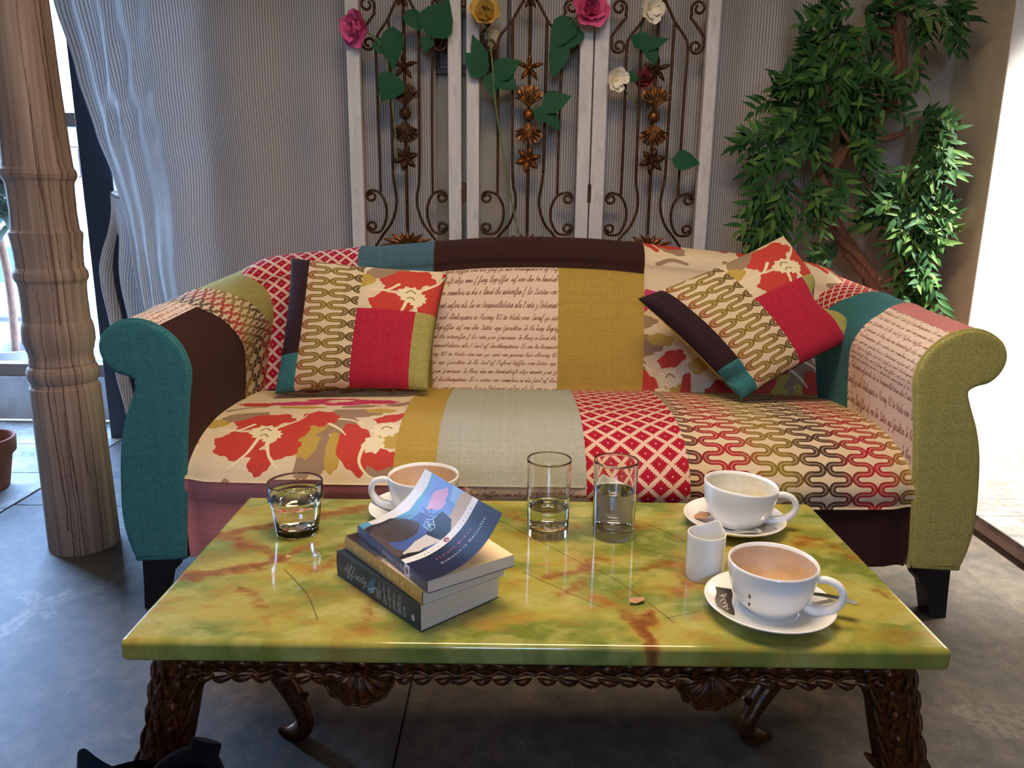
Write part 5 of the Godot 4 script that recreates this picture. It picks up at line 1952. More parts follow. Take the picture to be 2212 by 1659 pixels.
func seat_patch(o: Node3D, called: String, m: Material, x0: float, x1: float, k0: float, k1: float, off: Vector2) -> void:
	var f := func(a: float, b: float) -> Vector3:
		return seat_point(lerpf(x0, x1, a), lerpf(k0, k1, b))
	# length along the profile up to each row
	var lens := [0.0]
	for k in SEAT.size() - 1:
		lens.append(lens[k] + Vector2(SEAT[k][0], SEAT[k][1]).distance_to(Vector2(SEAT[k + 1][0], SEAT[k + 1][1])))
	var total := func(k: float) -> float:
		var i := clampi(int(k), 0, lens.size() - 2)
		return lerpf(lens[i], lens[i + 1], k - i)
	var seam: float = total.call(7.5)
	var uvf := func(a: float, b: float) -> Vector2:
		return Vector2(lerpf(x0, x1, a) - x0, total.call(lerpf(k0, k1, b)) - seam) + off
	var tall: float = total.call(k1) - total.call(k0)
	putw(called, patch(f, Vector2(x1 - x0, tall), maxi(4, int((x1 - x0) * 40)), int(8 + (k1 - k0) * 4), uvf, 1.0, 0.003, 0.002), m, o)

func back_height(x: float) -> float:
	return step_smooth([[0.0, .868], [.18, .863], [.34, .848], [.60, .826], [.74, .812], [.82, .800], [.88, .775], [.93, .715], [.96, .64]], absf(x - MID + 0.0))

func step_smooth(t: Array, x: float) -> float:
	var k := 0.0
	for i in t.size() - 1:
		if x >= t[i][0]:
			k = i + clampf((x - t[i][0]) / (t[i + 1][0] - t[i][0]), 0.0, 1.0)
	return along(t, k).y

func back_point(x: float, k: float) -> Vector3:
	var h := back_height(x)
	var rows := [[2.215, .395], [2.232, .50], [2.255, .62], [2.285, h - .088], [2.282, h - .055], [2.300, h - .020], [2.350, h], [2.410, h - .008], [2.450, h - .045], [2.470, h - .12], [2.485, .30], [2.485, .16]]
	if h < 0.72:
		rows[2][1] = minf(.62, h - .12)
	var c := along(rows, k)
	var dx := absf(x - MID)
	var wrap := smoothstep(0.70, 0.95, dx)
	var pillow := 0.018 * (1.0 - pow(clampf(dx / 0.85, 0.0, 1.0), 4.0)) * smoothstep(0.0, 1.2, k) * smoothstep(3.2, 2.0, k)
	return Vector3(x, c.y, -(c.x - 0.05 * wrap - pillow))

func back_patch(o: Node3D, m: Material, x0: float, x1: float, k0: float, k1: float, off := Vector2.ZERO) -> void:
	var f := func(a: float, b: float) -> Vector3:
		return back_point(lerpf(x0, x1, a), lerpf(k0, k1, b))
	var uvf := func(a: float, b: float) -> Vector2:
		var k := lerpf(k0, k1, b)
		return Vector2(lerpf(x0, x1, a) - x0, -0.118 * minf(k, 3.0) - 0.045 * maxf(0.0, k - 3.0)) + off
	putw("back_patch", patch(f, Vector2(x1 - x0, 0.1 * (k1 - k0)), maxi(4, int((x1 - x0) * 36)), int(6 + (k1 - k0) * 3), uvf, -1.0, 0.003, 0.002), m, o)

func build_sofa() -> void:
	var o := thing("patchwork_sofa", "patchwork three-seat sofa with scrolled arms in many coloured fabrics", "sofa", Vector3(MID, 0, -2.05))
	var front := [[0, ARM_FRONT], [24, ARM_FRONT]]
	var last := [[0, 2.44], [24, 2.44]]
	# the arm beside the wooden post
	var b1 := [[0, 1.83], [14, 1.80], [16, 1.83], [20.5, 2.0], [24, 2.02]]
	var b2 := [[0, 2.0], [14, 1.99], [16, 2.03], [20.5, 2.26], [24, 2.28]]
	arm_patch(o, false, M.script, 0.0, 15.8, front, b1, 6, 40)
	arm_patch(o, false, M.dark_brown, 15.8, 24.0, front, b1, 8, 22)
	arm_patch(o, false, M.chain_small, 0.0, 24.0, b1, b2, 8, 56)
	arm_patch(o, false, M.olive, 0.0, 24.0, b2, last, 8, 56)
	arm_front(o, false, M.teal)
	# the arm beside the white wall
	b1 = [[0, 1.93], [14, 1.92], [16.2, 1.90], [20.5, 1.97], [24, 1.99]]
	b2 = [[0, 2.07], [14, 2.07], [16, 2.10], [20.5, 2.28], [24, 2.30]]
	arm_patch(o, true, M.rose, 0.0, 15.6, front, b1, 6, 40)
	arm_patch(o, true, M.script, 15.6, 24.0, front, b1, 8, 22)
	arm_patch(o, true, M.teal, 0.0, 24.0, b1, b2, 8, 56)
	arm_patch(o, true, M.diamond_small, 0.0, 24.0, b2, last, 8, 56)
	arm_front(o, true, M.olive)
	# back
	back_patch(o, M.diamond_small, -0.835, -0.462, 0.32, 11.0)
	back_patch(o, M.ochre, -0.462, -0.236, 0.32, 3.0)
	back_patch(o, M.blue_grey, -0.462, -0.236, 3.0, 11.0)
	back_patch(o, M.dark_brown, -0.236, 0.388, 3.0, 11.0)
	back_patch(o, M.script, -0.236, 0.134, 0.32, 3.0, Vector2(0.02, 0.44))
	back_patch(o, M.ochre, 0.134, 0.388, 0.32, 3.0)
	back_patch(o, M.floral, 0.388, 1.010, 0.32, 11.0, Vector2(0.36, 0.36))
	back_patch(o, M.dark_brown, -0.835, -0.236, 0.0, 0.32)
	back_patch(o, M.rose, -0.236, 0.45, 0.0, 0.32)
	back_patch(o, M.ochre, 0.45, 1.010, 0.0, 0.32)
	# seat and front rail
	seat_patch(o, "seat_patch", M.floral, -0.736, -0.263, 0.0, 7.5, Vector2(0.0, 0.43))
	seat_patch(o, "seat_patch", M.ochre, -0.263, -0.168, 0.0, 7.5, Vector2.ZERO)
	seat_patch(o, "seat_patch", M.pale_grey, -0.168, 0.168, 0.0, 7.5, Vector2.ZERO)
	seat_patch(o, "seat_patch", M.diamond, 0.168, 0.398, 0.0, 10.0, Vector2.ZERO)
	seat_patch(o, "seat_patch", M.chain, 0.398, 0.915, 0.0, 9.15, Vector2(0.02, 0.0))
	seat_patch(o, "rail_patch", M.rose, -0.742, -0.10, 7.5, 13.0, Vector2.ZERO)
	seat_patch(o, "rail_patch", M.script, -0.10, 0.168, 7.5, 13.0, Vector2(0.05, 0.07))
	seat_patch(o, "rail_patch", M.dark_brown, 0.168, 0.398, 10.0, 13.0, Vector2.ZERO)
	seat_patch(o, "rail_patch", M.dark_brown, 0.398, 0.915, 9.15, 13.0, Vector2.ZERO)
	putw("frame", span(Vector3(-0.80, 0.158, -2.46), Vector3(0.975, 0.30, -1.68), 0.01), M.black_wood, o)
	# feet
	for mirror in [false, true]:
		var poly := []
		for q in [[1967, 1204], [1976, 1222], [1984, 1233], [1984, 1246], [1987, 1257], [1996, 1266], [2001, 1273], [2004, 1297], [2008, 1336], [2043, 1336], [2049, 1273], [2057, 1204]]:
			var w := on_d(q[0], q[1], 1.672)
			poly.append(Vector2(w.x if mirror else 2.0 * MID - w.x, maxf(w.y, 0.0)))
		var mb := MB.new()
		mb.plate(poly, 0.055, Transform3D(Basis(), Vector3(0, 0, -1.70)))
		putw("leg", mb.mesh(), M.black_wood, o)
		var x := -0.80 if not mirror else 0.975
		mb = MB.new()
		mb.tube([Vector3(x, 0.16, -2.40), Vector3(x, 0.0, -2.45)], [0.026, 0.018], 4)
		putw("leg", mb.mesh(), M.black_wood, o)

# ---------------------------------------------------------------- cushions
func cushion(label: String, c: Array, thick: float, crush: float) -> void:
	# c: the four corners, head-left, head-right, foot-right, foot-left, seen from the front
	var mid: Vector3 = (c[0] + c[1] + c[2] + c[3]) * 0.25
	var nrm: Vector3 = (c[1] - c[0]).cross(c[0] - c[3]).normalized()
	var low := minf(c[2].y, c[3].y)
	var o := thing("patchwork_cushion", label, "cushion", Vector3(mid.x, low, mid.z), "patchwork cushions on the sofa")
	var n1 := noise(7.0, 2, 99)
	var at := func(a: float, b: float, s: float) -> Vector3:
		var u := clampf(a, 0.0, 1.0) 
		var v := clampf(b, 0.0, 1.0)
		var eu := 1.0 - pow(2.0 * u - 1.0, 2.0)
		var ev := 1.0 - pow(2.0 * v - 1.0, 2.0)
		u = 0.5 + (u - 0.5) * (1.0 - 0.05 * ev)
		v = 0.5 + (v - 0.5) * (1.0 - 0.06 * eu)
		var p: Vector3 = c[0].lerp(c[1], u).lerp(c[3].lerp(c[2], u), v)
		var bulge := pow(maxf(eu * ev, 0.0), 0.36)
		var dent := crush * (exp(-pow((a - 0.98) / 0.10, 2.0) - pow((b - 0.62) / 0.10, 2.0)) + 0.8 * exp(-pow((a - 0.03) / 0.10, 2.0) - pow((b - 0.85) / 0.05, 2.0)))
		return p + nrm * s * thick * (bulge * (1.0 - 0.5 * dent) - 0.25 * dent + 0.03 * n1.get_noise_2d(a * 0.4 + s, b * 0.4) * bulge) - (c[1] - c[0]) * 0.10 * dent * smoothstep(0.8, 1.0, a)
	var pieces := [[M.plum, 0.0, 0.135, 0.0, 0.74], [M.teal, 0.0, 0.135, 0.74, 1.0], [M.chain, 0.135, 0.49, 0.0, 1.0], [M.floral, 0.49, 1.0, 0.0, 0.40], [M.raspberry, 0.49, 0.87, 0.40, 1.0], [M.olive, 0.87, 1.0, 0.40, 1.0]]
	for q in pieces:
		var f := func(a: float, b: float) -> Vector3:
			return at.call(lerpf(q[1], q[2], a), lerpf(q[3], q[4], b), 1.0)
		var uvf := func(a: float, b: float) -> Vector2:
			var u := lerpf(q[1], q[2], a)
			var v := lerpf(q[3], q[4], b)
			if q[0] == M.floral:
				return Vector2(0.02 + (u - 0.49) * 0.42, 0.17 + v * 0.44)
			if q[0] == M.chain:
				return Vector2(0.165 + (u - 0.135) * 0.36, v * 0.50)
			return Vector2(u, v) * 0.4
		putw("front_patch", patch(f, Vector2(0.42 * (q[2] - q[1]), 0.42 * (q[4] - q[3])), maxi(5, int(40 * (q[2] - q[1]))), maxi(6, int(40 * (q[4] - q[3]))), uvf, -1.0, 0.0025, 0.001), q[0], o)
	var g := func(a: float, b: float) -> Vector3:
		return at.call(a, b, -0.8)
	var uvg := func(a: float, b: float) -> Vector2:
		return Vector2(a, b) * 0.4
	putw("back_panel", patch(g, Vector2(0.42, 0.42), 22, 22, uvg, 1.0, 0.0, 0.0), M.olive, o)

func build_cushions() -> void:
	cushion("patchwork cushion standing upright against the sofa back near the teal arm", [on_d(628, 556, 2.17), on_d(968, 588, 2.17), on_d(926, 846, 2.00), on_d(592, 852, 1.99)], 0.070, 0.0)
	cushion("patchwork cushion tipped onto its corner near the olive arm", [on_d(1376, 645, 2.10), on_d(1692, 508, 2.22), on_d(1858, 728, 2.02), on_d(1602, 866, 1.98)], 0.074, 1.0)
# ---------------------------------------------------------------- onyx coffee table on a gilt cast frame
const TOP := 0.45

func build_table() -> void:
	var x0 := -0.467
	var x1 := 0.532
	var z0 := -1.278
	var z1 := -0.816
	var o := thing("coffee_table", "low coffee table with green onyx top on carved gilt cabriole legs", "table", Vector3((x0 + x1) * 0.5, 0, (z0 + z1) * 0.5))
	var b := MB.new()
	b.box(Vector3((x0 + x1) * 0.5, TOP - 0.0145, (z0 + z1) * 0.5), Vector3(x1 - x0, 0.029, z1 - z0), 0.0075, 5)
	for k in b.v.size():
		var p := b.v[k]
		var dv := (TOP - p.y) / 0.462
		var uv := Vector2((p.x - x0) / 0.999, (p.z - z0) / 0.462)
		if p.z > z1 - 0.008:
			uv.y = 1.0 - 0.3 * dv
		b.t[k] = uv.clamp(Vector2(0.002, 0.002), Vector2(0.998, 0.998))
	putw("onyx_top", b.mesh(), M.onyx, o)
	putw("under_frame", span(Vector3(x0 + 0.03, 0.400, z0 + 0.03), Vector3(x1 - 0.03, 0.4205, z1 - 0.03), 0.004), M.gilt_dark, o)
	# carved aprons
	var a := apron_mesh(0.862)
	var fr := put("apron", a, M.gilt_dark, o, Vector3(0, 0.42, z1 - 0.026 - o.position.z))
	var bk := put("apron", a, M.gilt_dark, o, Vector3(0, 0.42, z0 + 0.026 - o.position.z))
	bk.rotation.y = PI
	var side := apron_mesh(0.33)
	for s in [-1.0, 1.0]:
		var q := put("apron", side, M.gilt_dark, o, Vector3(s * (0.4995 - 0.026), 0.42, 0))
		q.rotation.y = s * PI / 2
	for apron in [fr, bk]:
		for x in [-0.2165, 0.2165]:
			put("shell", shell_mesh(0.046), M.gilt_dark, apron, Vector3(x, -0.012, 0.008))
	for sx in [-1.0, 1.0]:
		for sz in [-1.0, 1.0]:
			leg(o, sx, sz)

func apron_mesh(length: float) -> ArrayMesh:
	var b := MB.new()
	b.box(Vector3(0, -0.013, 0), Vector3(length, 0.026, 0.012), 0.004, 1)
	var r := RandomNumberGenerator.new()
	r.seed = int(length * 1000)
	# a vine with leaves to both sides, mirrored about the middle
	var n := int(length / 0.0245)
	for s in [-1.0, 1.0]:
		for k in n / 2 + 1:
			var x := k * 0.0245 + 0.004
			if x > length * 0.5 - 0.01:
				continue
			for up in [0.0, 1.0]:
				var y := -0.011 if up > 0.5 else -0.027
				var l := r.randf_range(0.021, 0.032)
				var lift := r.randf_range(0.2, 0.75) * (1.0 if up > 0.5 else -0.55)
				var pts := []
				for j in 5:
					var t := j / 4.0
					pts.append(Vector3(s * (x + l * t), y + lift * l * t * (1.0 - 0.5 * t), 0.007 + 0.006 * sin(PI * t)))
				b.tube(pts, [0.0018, 0.0042, 0.0052, 0.0038, 0.0008], 6, true, 0.7)
			b.ball(Vector3(s * (x + 0.010), -0.004 - 0.004 * (k % 2), 0.009), Vector3(0.005, 0.0042, 0.004), 8, 5)
		var vine := []
		for k in 40:
			var t := k / 39.0
			vine.append(Vector3(s * t * (length * 0.5 - 0.005), -0.021 + 0.004 * sin(t * length * 90.0), 0.008))
		b.tube(vine, 0.0026, 6)
		# the curled end of each half
		b.tube(spiral(Vector3(s * (length * 0.5 - 0.012), -0.020, 0.008), 0.013, 0.0 if s > 0 else PI, 1.2 * s, 0.003, 14), 0.0032, 6)
	return b.mesh()

func shell_mesh(r: float) -> ArrayMesh:
	# a scallop hanging from its hinge
	var b := MB.new()
	var f := func(u: float, v: float) -> Vector3:
		var a := lerpf(-1.45, 1.45, u)
		var lobe := 1.0 + 0.05 * absf(sin(u * PI * 6.0))
		var d := r * v * lobe * (1.0 - 0.12 * absf(a) / 1.45)
		return Vector3(sin(a) * d * 1.05, -cos(a) * d * 1.0 - 0.002, 0.003 + 0.012 * sin(PI * v * 0.85) + 0.0018 * sin(u * PI * 12.0) * v)
	b.sheet(f, lin(0, 1, 36), lin(0.05, 1, 8), null, -1.0, 0.004)
	for k in 7:
		var u := (k + 0.5) / 7.0
		var pts := []
		for j in 6:
			pts.append(f.call(u, 0.08 + j * 0.18) + Vector3(0, 0, 0.001))
		b.tube(pts, 0.0017, 5)
	var rim := []
	for k in 37:
		rim.append(f.call(k / 36.0, 1.0))
	b.tube(rim, 0.0022, 5)
	b.ball(Vector3(0, -0.004, 0.008), Vector3(0.008, 0.005, 0.006), 10, 6)
	return b.mesh()

func leg(o: Node3D, sx: float, sz: float) -> void:
	# [height, outward along x, outward along z, radius]
	var rows := [[.421, -.006, .0, .034], [.395, -.004, .0, .034], [.36, .004, .003, .031], [.32, .010, .006, .030], [.28, .018, .010, .031], [.24, .026, .014, .032], [.19, .026, .014, .028], [.14, .008, .004, .022], [.09, -.022, -.010, .0175], [.05, -.040, -.020, .0155], [.025, -.034, -.016, .018], [.010, -.014, -.006, .016], [.008, .004, .002, .009]]
	var pts := []
	var rad := []
	var c := Vector3(sx * 0.449, 0, sz * 0.185)
	for q in rows:
		pts.append(Vector3(c.x + sx * q[1] * 1.2, q[0], c.z + sz * q[2] * 1.2))
		rad.append(q[3])
	var line := smooth(pts, 5)
	var rr := []
	for k in line.size():
		var s := float(k) / 5.0
		var i := mini(int(s), rad.size() - 2)
		var r := lerpf(rad[i], rad[i + 1], s - i)
		rr.append(minf(r, maxf(0.006, line[k].y + 0.002)) if line[k].y < 0.02 else r)
	var b := MB.new()
	b.tube(line, rr, 14, true)
	var lg := put("leg", b.mesh(), M.gilt_dark, o)
	# acanthus leaves laid over the knee: a midrib down each face with veins swept back from it
	b = MB.new()
	for turn in 5:
		var base := atan2(sz, sx) + (turn - 2) * 0.72
		for k in 8:
			var i := 3 + k * 4
			for hand in [-1.0, 1.0]:
				var leafp := []
				for j in 6:
					var t := j / 5.0
					var ii := clampi(i + int(t * 5.0), 0, line.size() - 1)
					var q: Vector3 = line[ii]
					var r: float = rr[ii]
					var an: float = base + hand * (0.06 + 0.40 * (1.0 - t))
					leafp.append(Vector3(q.x, q.y, q.z) + Vector3(cos(an), 0, sin(an)) * r * (0.96 + 0.09 * sin(PI * t)))
				b.tube(leafp, [0.0010, 0.0030, 0.0042, 0.0042, 0.0030, 0.0010], 6, true, 0.8)
	for k in 4:
		for hand in [-1.0, 1.0]:
			var p: Vector3 = line[3 + k * 4]
			var an: float = atan2(sz, sx) + hand * 1.05
			b.ball(p + Vector3(cos(an), 0, sin(an)) * rr[3 + k * 4] * 0.98, Vector3(0.008, 0.009, 0.008), 10, 6)
	put("acanthus_carving", b.mesh(), M.gilt_dark, lg)
	for q in [[8, 0.040], [22, 0.044], [40, 0.030]]:
		var p: Vector3 = line[q[0]]
		var d := Vector3(-sx, 0, -sz * 0.2).normalized()
		b = MB.new()
		b.tube([p, p + d * q[1] * 0.7, p + d * q[1] + Vector3(0, 0.010, 0)], [0.012, 0.008, 0.0025], 7)
		put("spur", b.mesh(), M.gilt_dark, lg)


# ---------------------------------------------------------------- cups, saucers, jugs, glasses
func cup_at(label: String, at: Vector3, handle: float, film: Material, tilt := 0.0, sk := 1.0) -> Node3D:
	var o := thing("coffee_cup", label, "cup", at, "white coffee cups on the onyx table")
	var prof := [Vector2(0, .002), Vector2(.026, .002), Vector2(.028, 0), Vector2(.031, 0), Vector2(.032, .003), Vector2(.040, .009), Vector2(.0475, .020), Vector2(.0525, .034), Vector2(.0555, .050), Vector2(.0568, .064), Vector2(.0566, .0665), Vector2(.0553, .0675), Vector2(.0538, .0665), Vector2(.0528, .055), Vector2(.0495, .035), Vector2(.0435, .019), Vector2(.030, .0095), Vector2(.012, .008), Vector2(0, .008)]
	var b := MB.new()
	b.lathe(prof, 56, Vector3.ZERO, null, 0.55)
	put("body", b.mesh(), M.china, o)
	b = MB.new()
	b.lathe([Vector2(.0533, .0625), Vector2(.0523, .055), Vector2(.0490, .0352), Vector2(.0430, .0194), Vector2(.0296, .0100), Vector2(.012, .0086), Vector2(0, .0086)], 56, Vector3.ZERO, null, 0.3)
	put("coffee_film", b.mesh(), film, o)
	b = MB.new()
	b.tube(smooth([Vector3(.0535, .052, 0), Vector3(.066, .055, 0), Vector3(.080, .050, 0), Vector3(.0865, .038, 0), Vector3(.083, .025, 0), Vector3(.070, .014, 0), Vector3(.054, .010, 0), Vector3(.043, .013, 0)], 5), [.0045, .0045, .0046, .0048, .0050, .0050, .0050, .0050, .0050, .0050, .0050, .0050, .0050, .0050, .0050, .0050, .0050, .0052, .0054, .0056, .0058, .0060, .0062, .0064, .0066, .0068, .0070, .0072, .0074, .0076, .0078, .0078, .0078, .0076, .0072, .0068], 12, true, 1.0)
	put("handle", b.mesh(), M.china, o)
	o.basis = Basis(Vector3.BACK, tilt) * Basis(Vector3.UP, handle)
	o.scale = Vector3.ONE * sk
	return o

func saucer_at(label: String, at: Vector3) -> Node3D:
	var o := thing("saucer", label, "saucer", at, "white saucers on the onyx table")
	var b := MB.new()
	b.lathe([Vector2(0, .003), Vector2(.030, .003), Vector2(.032, 0), Vector2(.038, 0), Vector2(.041, .003), Vector2(.062, .0085), Vector2(.078, .0165), Vector2(.0812, .0190), Vector2(.0818, .0205), Vector2(.0808, .0215), Vector2(.0790, .0212), Vector2(.0755, .0190), Vector2(.060, .0118), Vector2(.043, .0066), Vector2(.034, .0058), Vector2(0, .0058)], 64, Vector3.ZERO, null, 0.6)
	put("plate", b.mesh(), M.china, o)
	b = MB.new()
	b.lathe([Vector2(.034, .0056), Vector2(.0345, .0066), Vector2(.0358, .0070), Vector2(.0372, .0066), Vector2(.038, .0058)], 64, Vector3.ZERO, null, 0.3)
	put("well_ring", b.mesh(), M.china, o)
	return o

func jug_at(label: String, at: Vector3, lip: float, r: float, h: float) -> void:
	var o := thing("milk_jug", label, "jug", at, "small white milk jugs on the onyx table")
	var b := MB.new()
	b.lathe([Vector2(0, .001), Vector2(r - .003, .001), Vector2(r - .001, 0), Vector2(r, .003), Vector2(r, h * .3), Vector2(r * .99, h * .6), Vector2(r * .985, h * .8), Vector2(r * .985, h * .9), Vector2(r * .985, h - .002), Vector2(r * .97, h), Vector2(r * .92, h), Vector2(r * .90, h - .002), Vector2(r * .89, h * .9), Vector2(r * .88, h * .75), Vector2(r * .87, h * .4), Vector2(r * .80, .007), Vector2(0, .006)], 64, Vector3.ZERO, null, 0.5)
	for k in b.v.size():
		var p := b.v[k]
		var a := angle_difference(lip, atan2(p.z, p.x))
		var w := exp(-pow(a / 0.46, 2.0)) * smoothstep(h * 0.62, h, p.y)
		var d := Vector3(cos(lip), 0, sin(lip))
		b.v[k] = p + d * 0.009 * w * smoothstep(0.0, r * .5, Vector2(p.x, p.z).length()) + Vector3(0, 0.007 * w, 0)
	put("body", b.mesh(), M.china, o)

func glass_of_water(called: String, label: String, at: Vector3, prof: Array, inner: Array, level: float, wob = null) -> void:
	var o := thing(called, label, "glass", at)
	var b := MB.new()
	var all := prof + inner
	b.lathe(all, 72, Vector3.ZERO, wob, 0.93)
	put("tumbler", b.mesh(), M.glass, o)
	# the water stands a hair inside the wall
	var w := []
	var rev := inner.duplicate()
	rev.reverse()
	var top_r := 0.0
	for k in rev.size():
		var q: Vector2 = rev[k]
		if q.y < level:
			w.append(Vector2(maxf(0.0, q.x - 0.0004), q.y + 0.0004))
			if k < rev.size() - 1:
				var n: Vector2 = rev[k + 1]
				top_r = lerpf(q.x, n.x, clampf((level - q.y) / maxf(n.y - q.y, 0.0001), 0, 1)) - 0.0004
	w.append(Vector2(top_r, level + 0.0012))
	w.append(Vector2(top_r - 0.0018, level))
	w.append(Vector2(0, level))
	b = MB.new()
	b.lathe(w, 72, Vector3.ZERO, null, 0.93)
	put("water", b.mesh(), M.water, o)

func spoon_mesh(length: float) -> ArrayMesh:
	# lies along +x from the bowl's tip; the bowl is hollow side up
	var b := MB.new()
	var f := func(u: float, v: float) -> Vector3:
		var s := clampf(v, 0.0, 1.0)
		var bowl := 0.33
		var w := 0.0
		var y := 0.0
		if s < bowl:
			var t := s / bowl
			w = 0.0135 * pow(maxf(0.0, sin(PI * pow(t, 0.75) * 0.93 + 0.05)), 0.6)
			y = -0.006 * sin(PI * t) * (1.0 - pow(2.0 * u - 1.0, 2.0))
		else:
			var t := (s - bowl) / (1.0 - bowl)
			w = lerpf(0.0026, 0.0062, smoothstep(0.1, 1.0, t)) * (1.0 - pow(maxf(0.0, (t - 0.94) / 0.06), 2.0) * 0.7)
			y = 0.004 * sin(PI * t)
		w = maxf(w, 0.0016)
		return Vector3(s * length, y, (u - 0.5) * 2.0 * w)
	var g := func(u: float, v: float) -> Vector3:
		return f.call(u, v) - Vector3(0, 0.0014, 0)
	b.sheet(f, lin(0, 1, 6), lin(0, 1, 40), null, -1.0, 0.004)
	b.sheet(g, lin(0, 1, 6), lin(0, 1, 40), null, 1.0, 0.004)
	for u in [0.0, 1.0]:
		for k in 40:
			b.flat([f.call(u, k / 40.0), f.call(u, (k + 1) / 40.0), g.call(u, (k + 1) / 40.0), g.call(u, k / 40.0)])
	return b.mesh()

func build_tableware() -> void:
	var s1 := on_y(1661, 1302, TOP + 0.015)
	var s2 := on_y(1586, 1119, TOP + 0.015)
	var s3 := on_y(903, 1098, TOP + 0.015)
	for s in [s1, s2, s3]:
		s.y = TOP
	s1.y = TOP
	s2.y = TOP
	s3.y = TOP
	saucer_at("white saucer holding the coffee-stained cup and a black sachet", s1)
	saucer_at("white saucer with a spoon under the tilted cup by the milk jug", s2)
	saucer_at("white saucer behind the stack of books", s3)
	var up := Vector3(0, 0.0062, 0)
	var c1 := cup_at("white cup with brown coffee stains and two drips on its side", s1 + up + Vector3(0.002, 0, -0.004), -0.45, M.coffee_film, 0.0, 0.99)
	cup_at("white cup, nearly clean inside, tilted on its saucer behind the milk jug", s2 + up + Vector3(0.002, 0.0022, 0.004), -0.12, M.milk_film, -0.055, 1.04)
	cup_at("white coffee-stained cup behind the stack of books", s3 + up + Vector3(0.010, 0, 0.0), PI - 0.12, M.coffee_film, 0.0, 1.04)
	for q in [[1.95, .035, .0075], [1.99, .022, .006]]:
		var b := MB.new()
		var r: float = 0.0525 if q[1] > 0.03 else 0.0482
		b.ball(Vector3(cos(q[0]) * r, q[1], sin(q[0]) * r), Vector3(0.0016, q[2] * 0.5, 0.0016), 8, 6)
		put("drip", b.mesh(), M.coffee_drop, c1)
	jug_at("small white milk jug standing before the tilted cup", on_y(1520, 1243, TOP), -0.9, 0.0272, 0.066)
	jug_at("small white milk jug seen through the second tall glass", on_y(1314, 1122, TOP), -1.9, 0.0255, 0.062)
	# water glasses
	var tall_out := [Vector2(0, 0), Vector2(.0315, 0), Vector2(.0324, .0005), Vector2(.0329, .0015), Vector2(.0330, .003), Vector2(.0332, .02), Vector2(.0340, .07), Vector2(.03493, .122), Vector2(.0350, .1255), Vector2(.0347, .1264)]
	var tall_in := [Vector2(.0340, .1264), Vector2(.0337, .1255), Vector2(.03363, .122), Vector2(.0327, .07), Vector2(.0318, .02), Vector2(.0313, .0165), Vector2(.0302, .0146), Vector2(.027, .0135), Vector2(0, .0128)]
	glass_of_water("tall_glass", "tall straight glass about a third full of water, beside the books", on_y(1183, 1152, TOP), tall_out, tall_in, 0.047)
	glass_of_water("tall_glass", "tall straight glass more than half full of water, before a milk jug", on_y(1324, 1155, TOP), tall_out, tall_in, 0.076)
	var fac_out := [Vector2(0, 0), Vector2(.0300, 0), Vector2(.0325, .0025), Vector2(.0345, .018), Vector2(.0370, .036), Vector2(.0385, .047), Vector2(.0395, .0515), Vector2(.0425, .056), Vector2(.0432, .061), Vector2(.0430, .063), Vector2(.0424, .0652), Vector2(.0422, .067), Vector2(.0424, .072), Vector2(.0430, .081), Vector2(.0431, .0842), Vector2(.0428, .0850)]
	var fac_in := [Vector2(.0418, .0850), Vector2(.0415, .0842), Vector2(.0413, .081), Vector2(.0406, .072), Vector2(.0396, .063), Vector2(.0385, .058), Vector2(.0355, .047), Vector2(.0335, .036), Vector2(.0312, .018), Vector2(.0290, .0125), Vector2(.024, .0108), Vector2(0, .0105)]
	var wob := func(ang: float, p: Vector2) -> float:
		var out: bool = p.x > 0.0295 and p.y < 0.0520 and (p.x > 0.0320 + p.y * 0.105 or p.y < 0.004)
		if not out:
			return p.x
		var k := smoothstep(0.0520, 0.046, p.y)
		var seg := TAU / 10.0
		var a := fposmod(ang, seg) - seg * 0.5
		return p.x * lerpf(1.0, cos(seg * 0.5) / cos(a) * 1.035, k)
	glass_of_water("faceted_tumbler", "short faceted tumbler of water at the table's corner by the rose rail", on_y(643, 1148, TOP), fac_out, fac_in, 0.058, wob)
	# spoons
	var sp := single("teaspoon", spoon_mesh(0.125), M.steel, "steel teaspoon poking out from behind the coffee-stained cup", "spoon", Vector3.ZERO, "steel teaspoons on the saucers")
	var tip := on_y(1853, 1303, TOP + 0.0245)
	var back := on_y(1722, 1282, TOP + 0.0215)
	var dir := (tip - back).normalized()
	sp.position = tip - dir * 0.125
	sp.basis = Basis(dir, Vector3.UP, dir.cross(Vector3.UP)).orthonormalized()
	var sp2 := single("teaspoon", spoon_mesh(0.115), M.steel, "steel teaspoon lying on the saucer under the tilted cup", "spoon", Vector3.ZERO, "steel teaspoons on the saucers")
	tip = on_y(1560, 1158, TOP + 0.016)
	back = on_y(1676, 1140, TOP + 0.0185)
	dir = (tip - back).normalized()
	sp2.position = back
	sp2.basis = Basis(dir, Vector3.UP, dir.cross(Vector3.UP)).orthonormalized()
# ---------------------------------------------------------------- the stack of books
# Each book: origin at the foot end of its spine, x across the pages, y up, z along the spine to the head.
func book(called: String, label: String, corner: Vector3, spine_deg: float) -> Node3D:
	var o := thing(called, label, "book", corner, "books stacked on the onyx table")
	var e1 := Vector3(cos(deg_to_rad(spine_deg)), 0, sin(deg_to_rad(spine_deg)))
	var e2 := Vector3(-e1.z, 0, e1.x)
	o.basis = Basis(e2, Vector3.UP, e1)
	return o

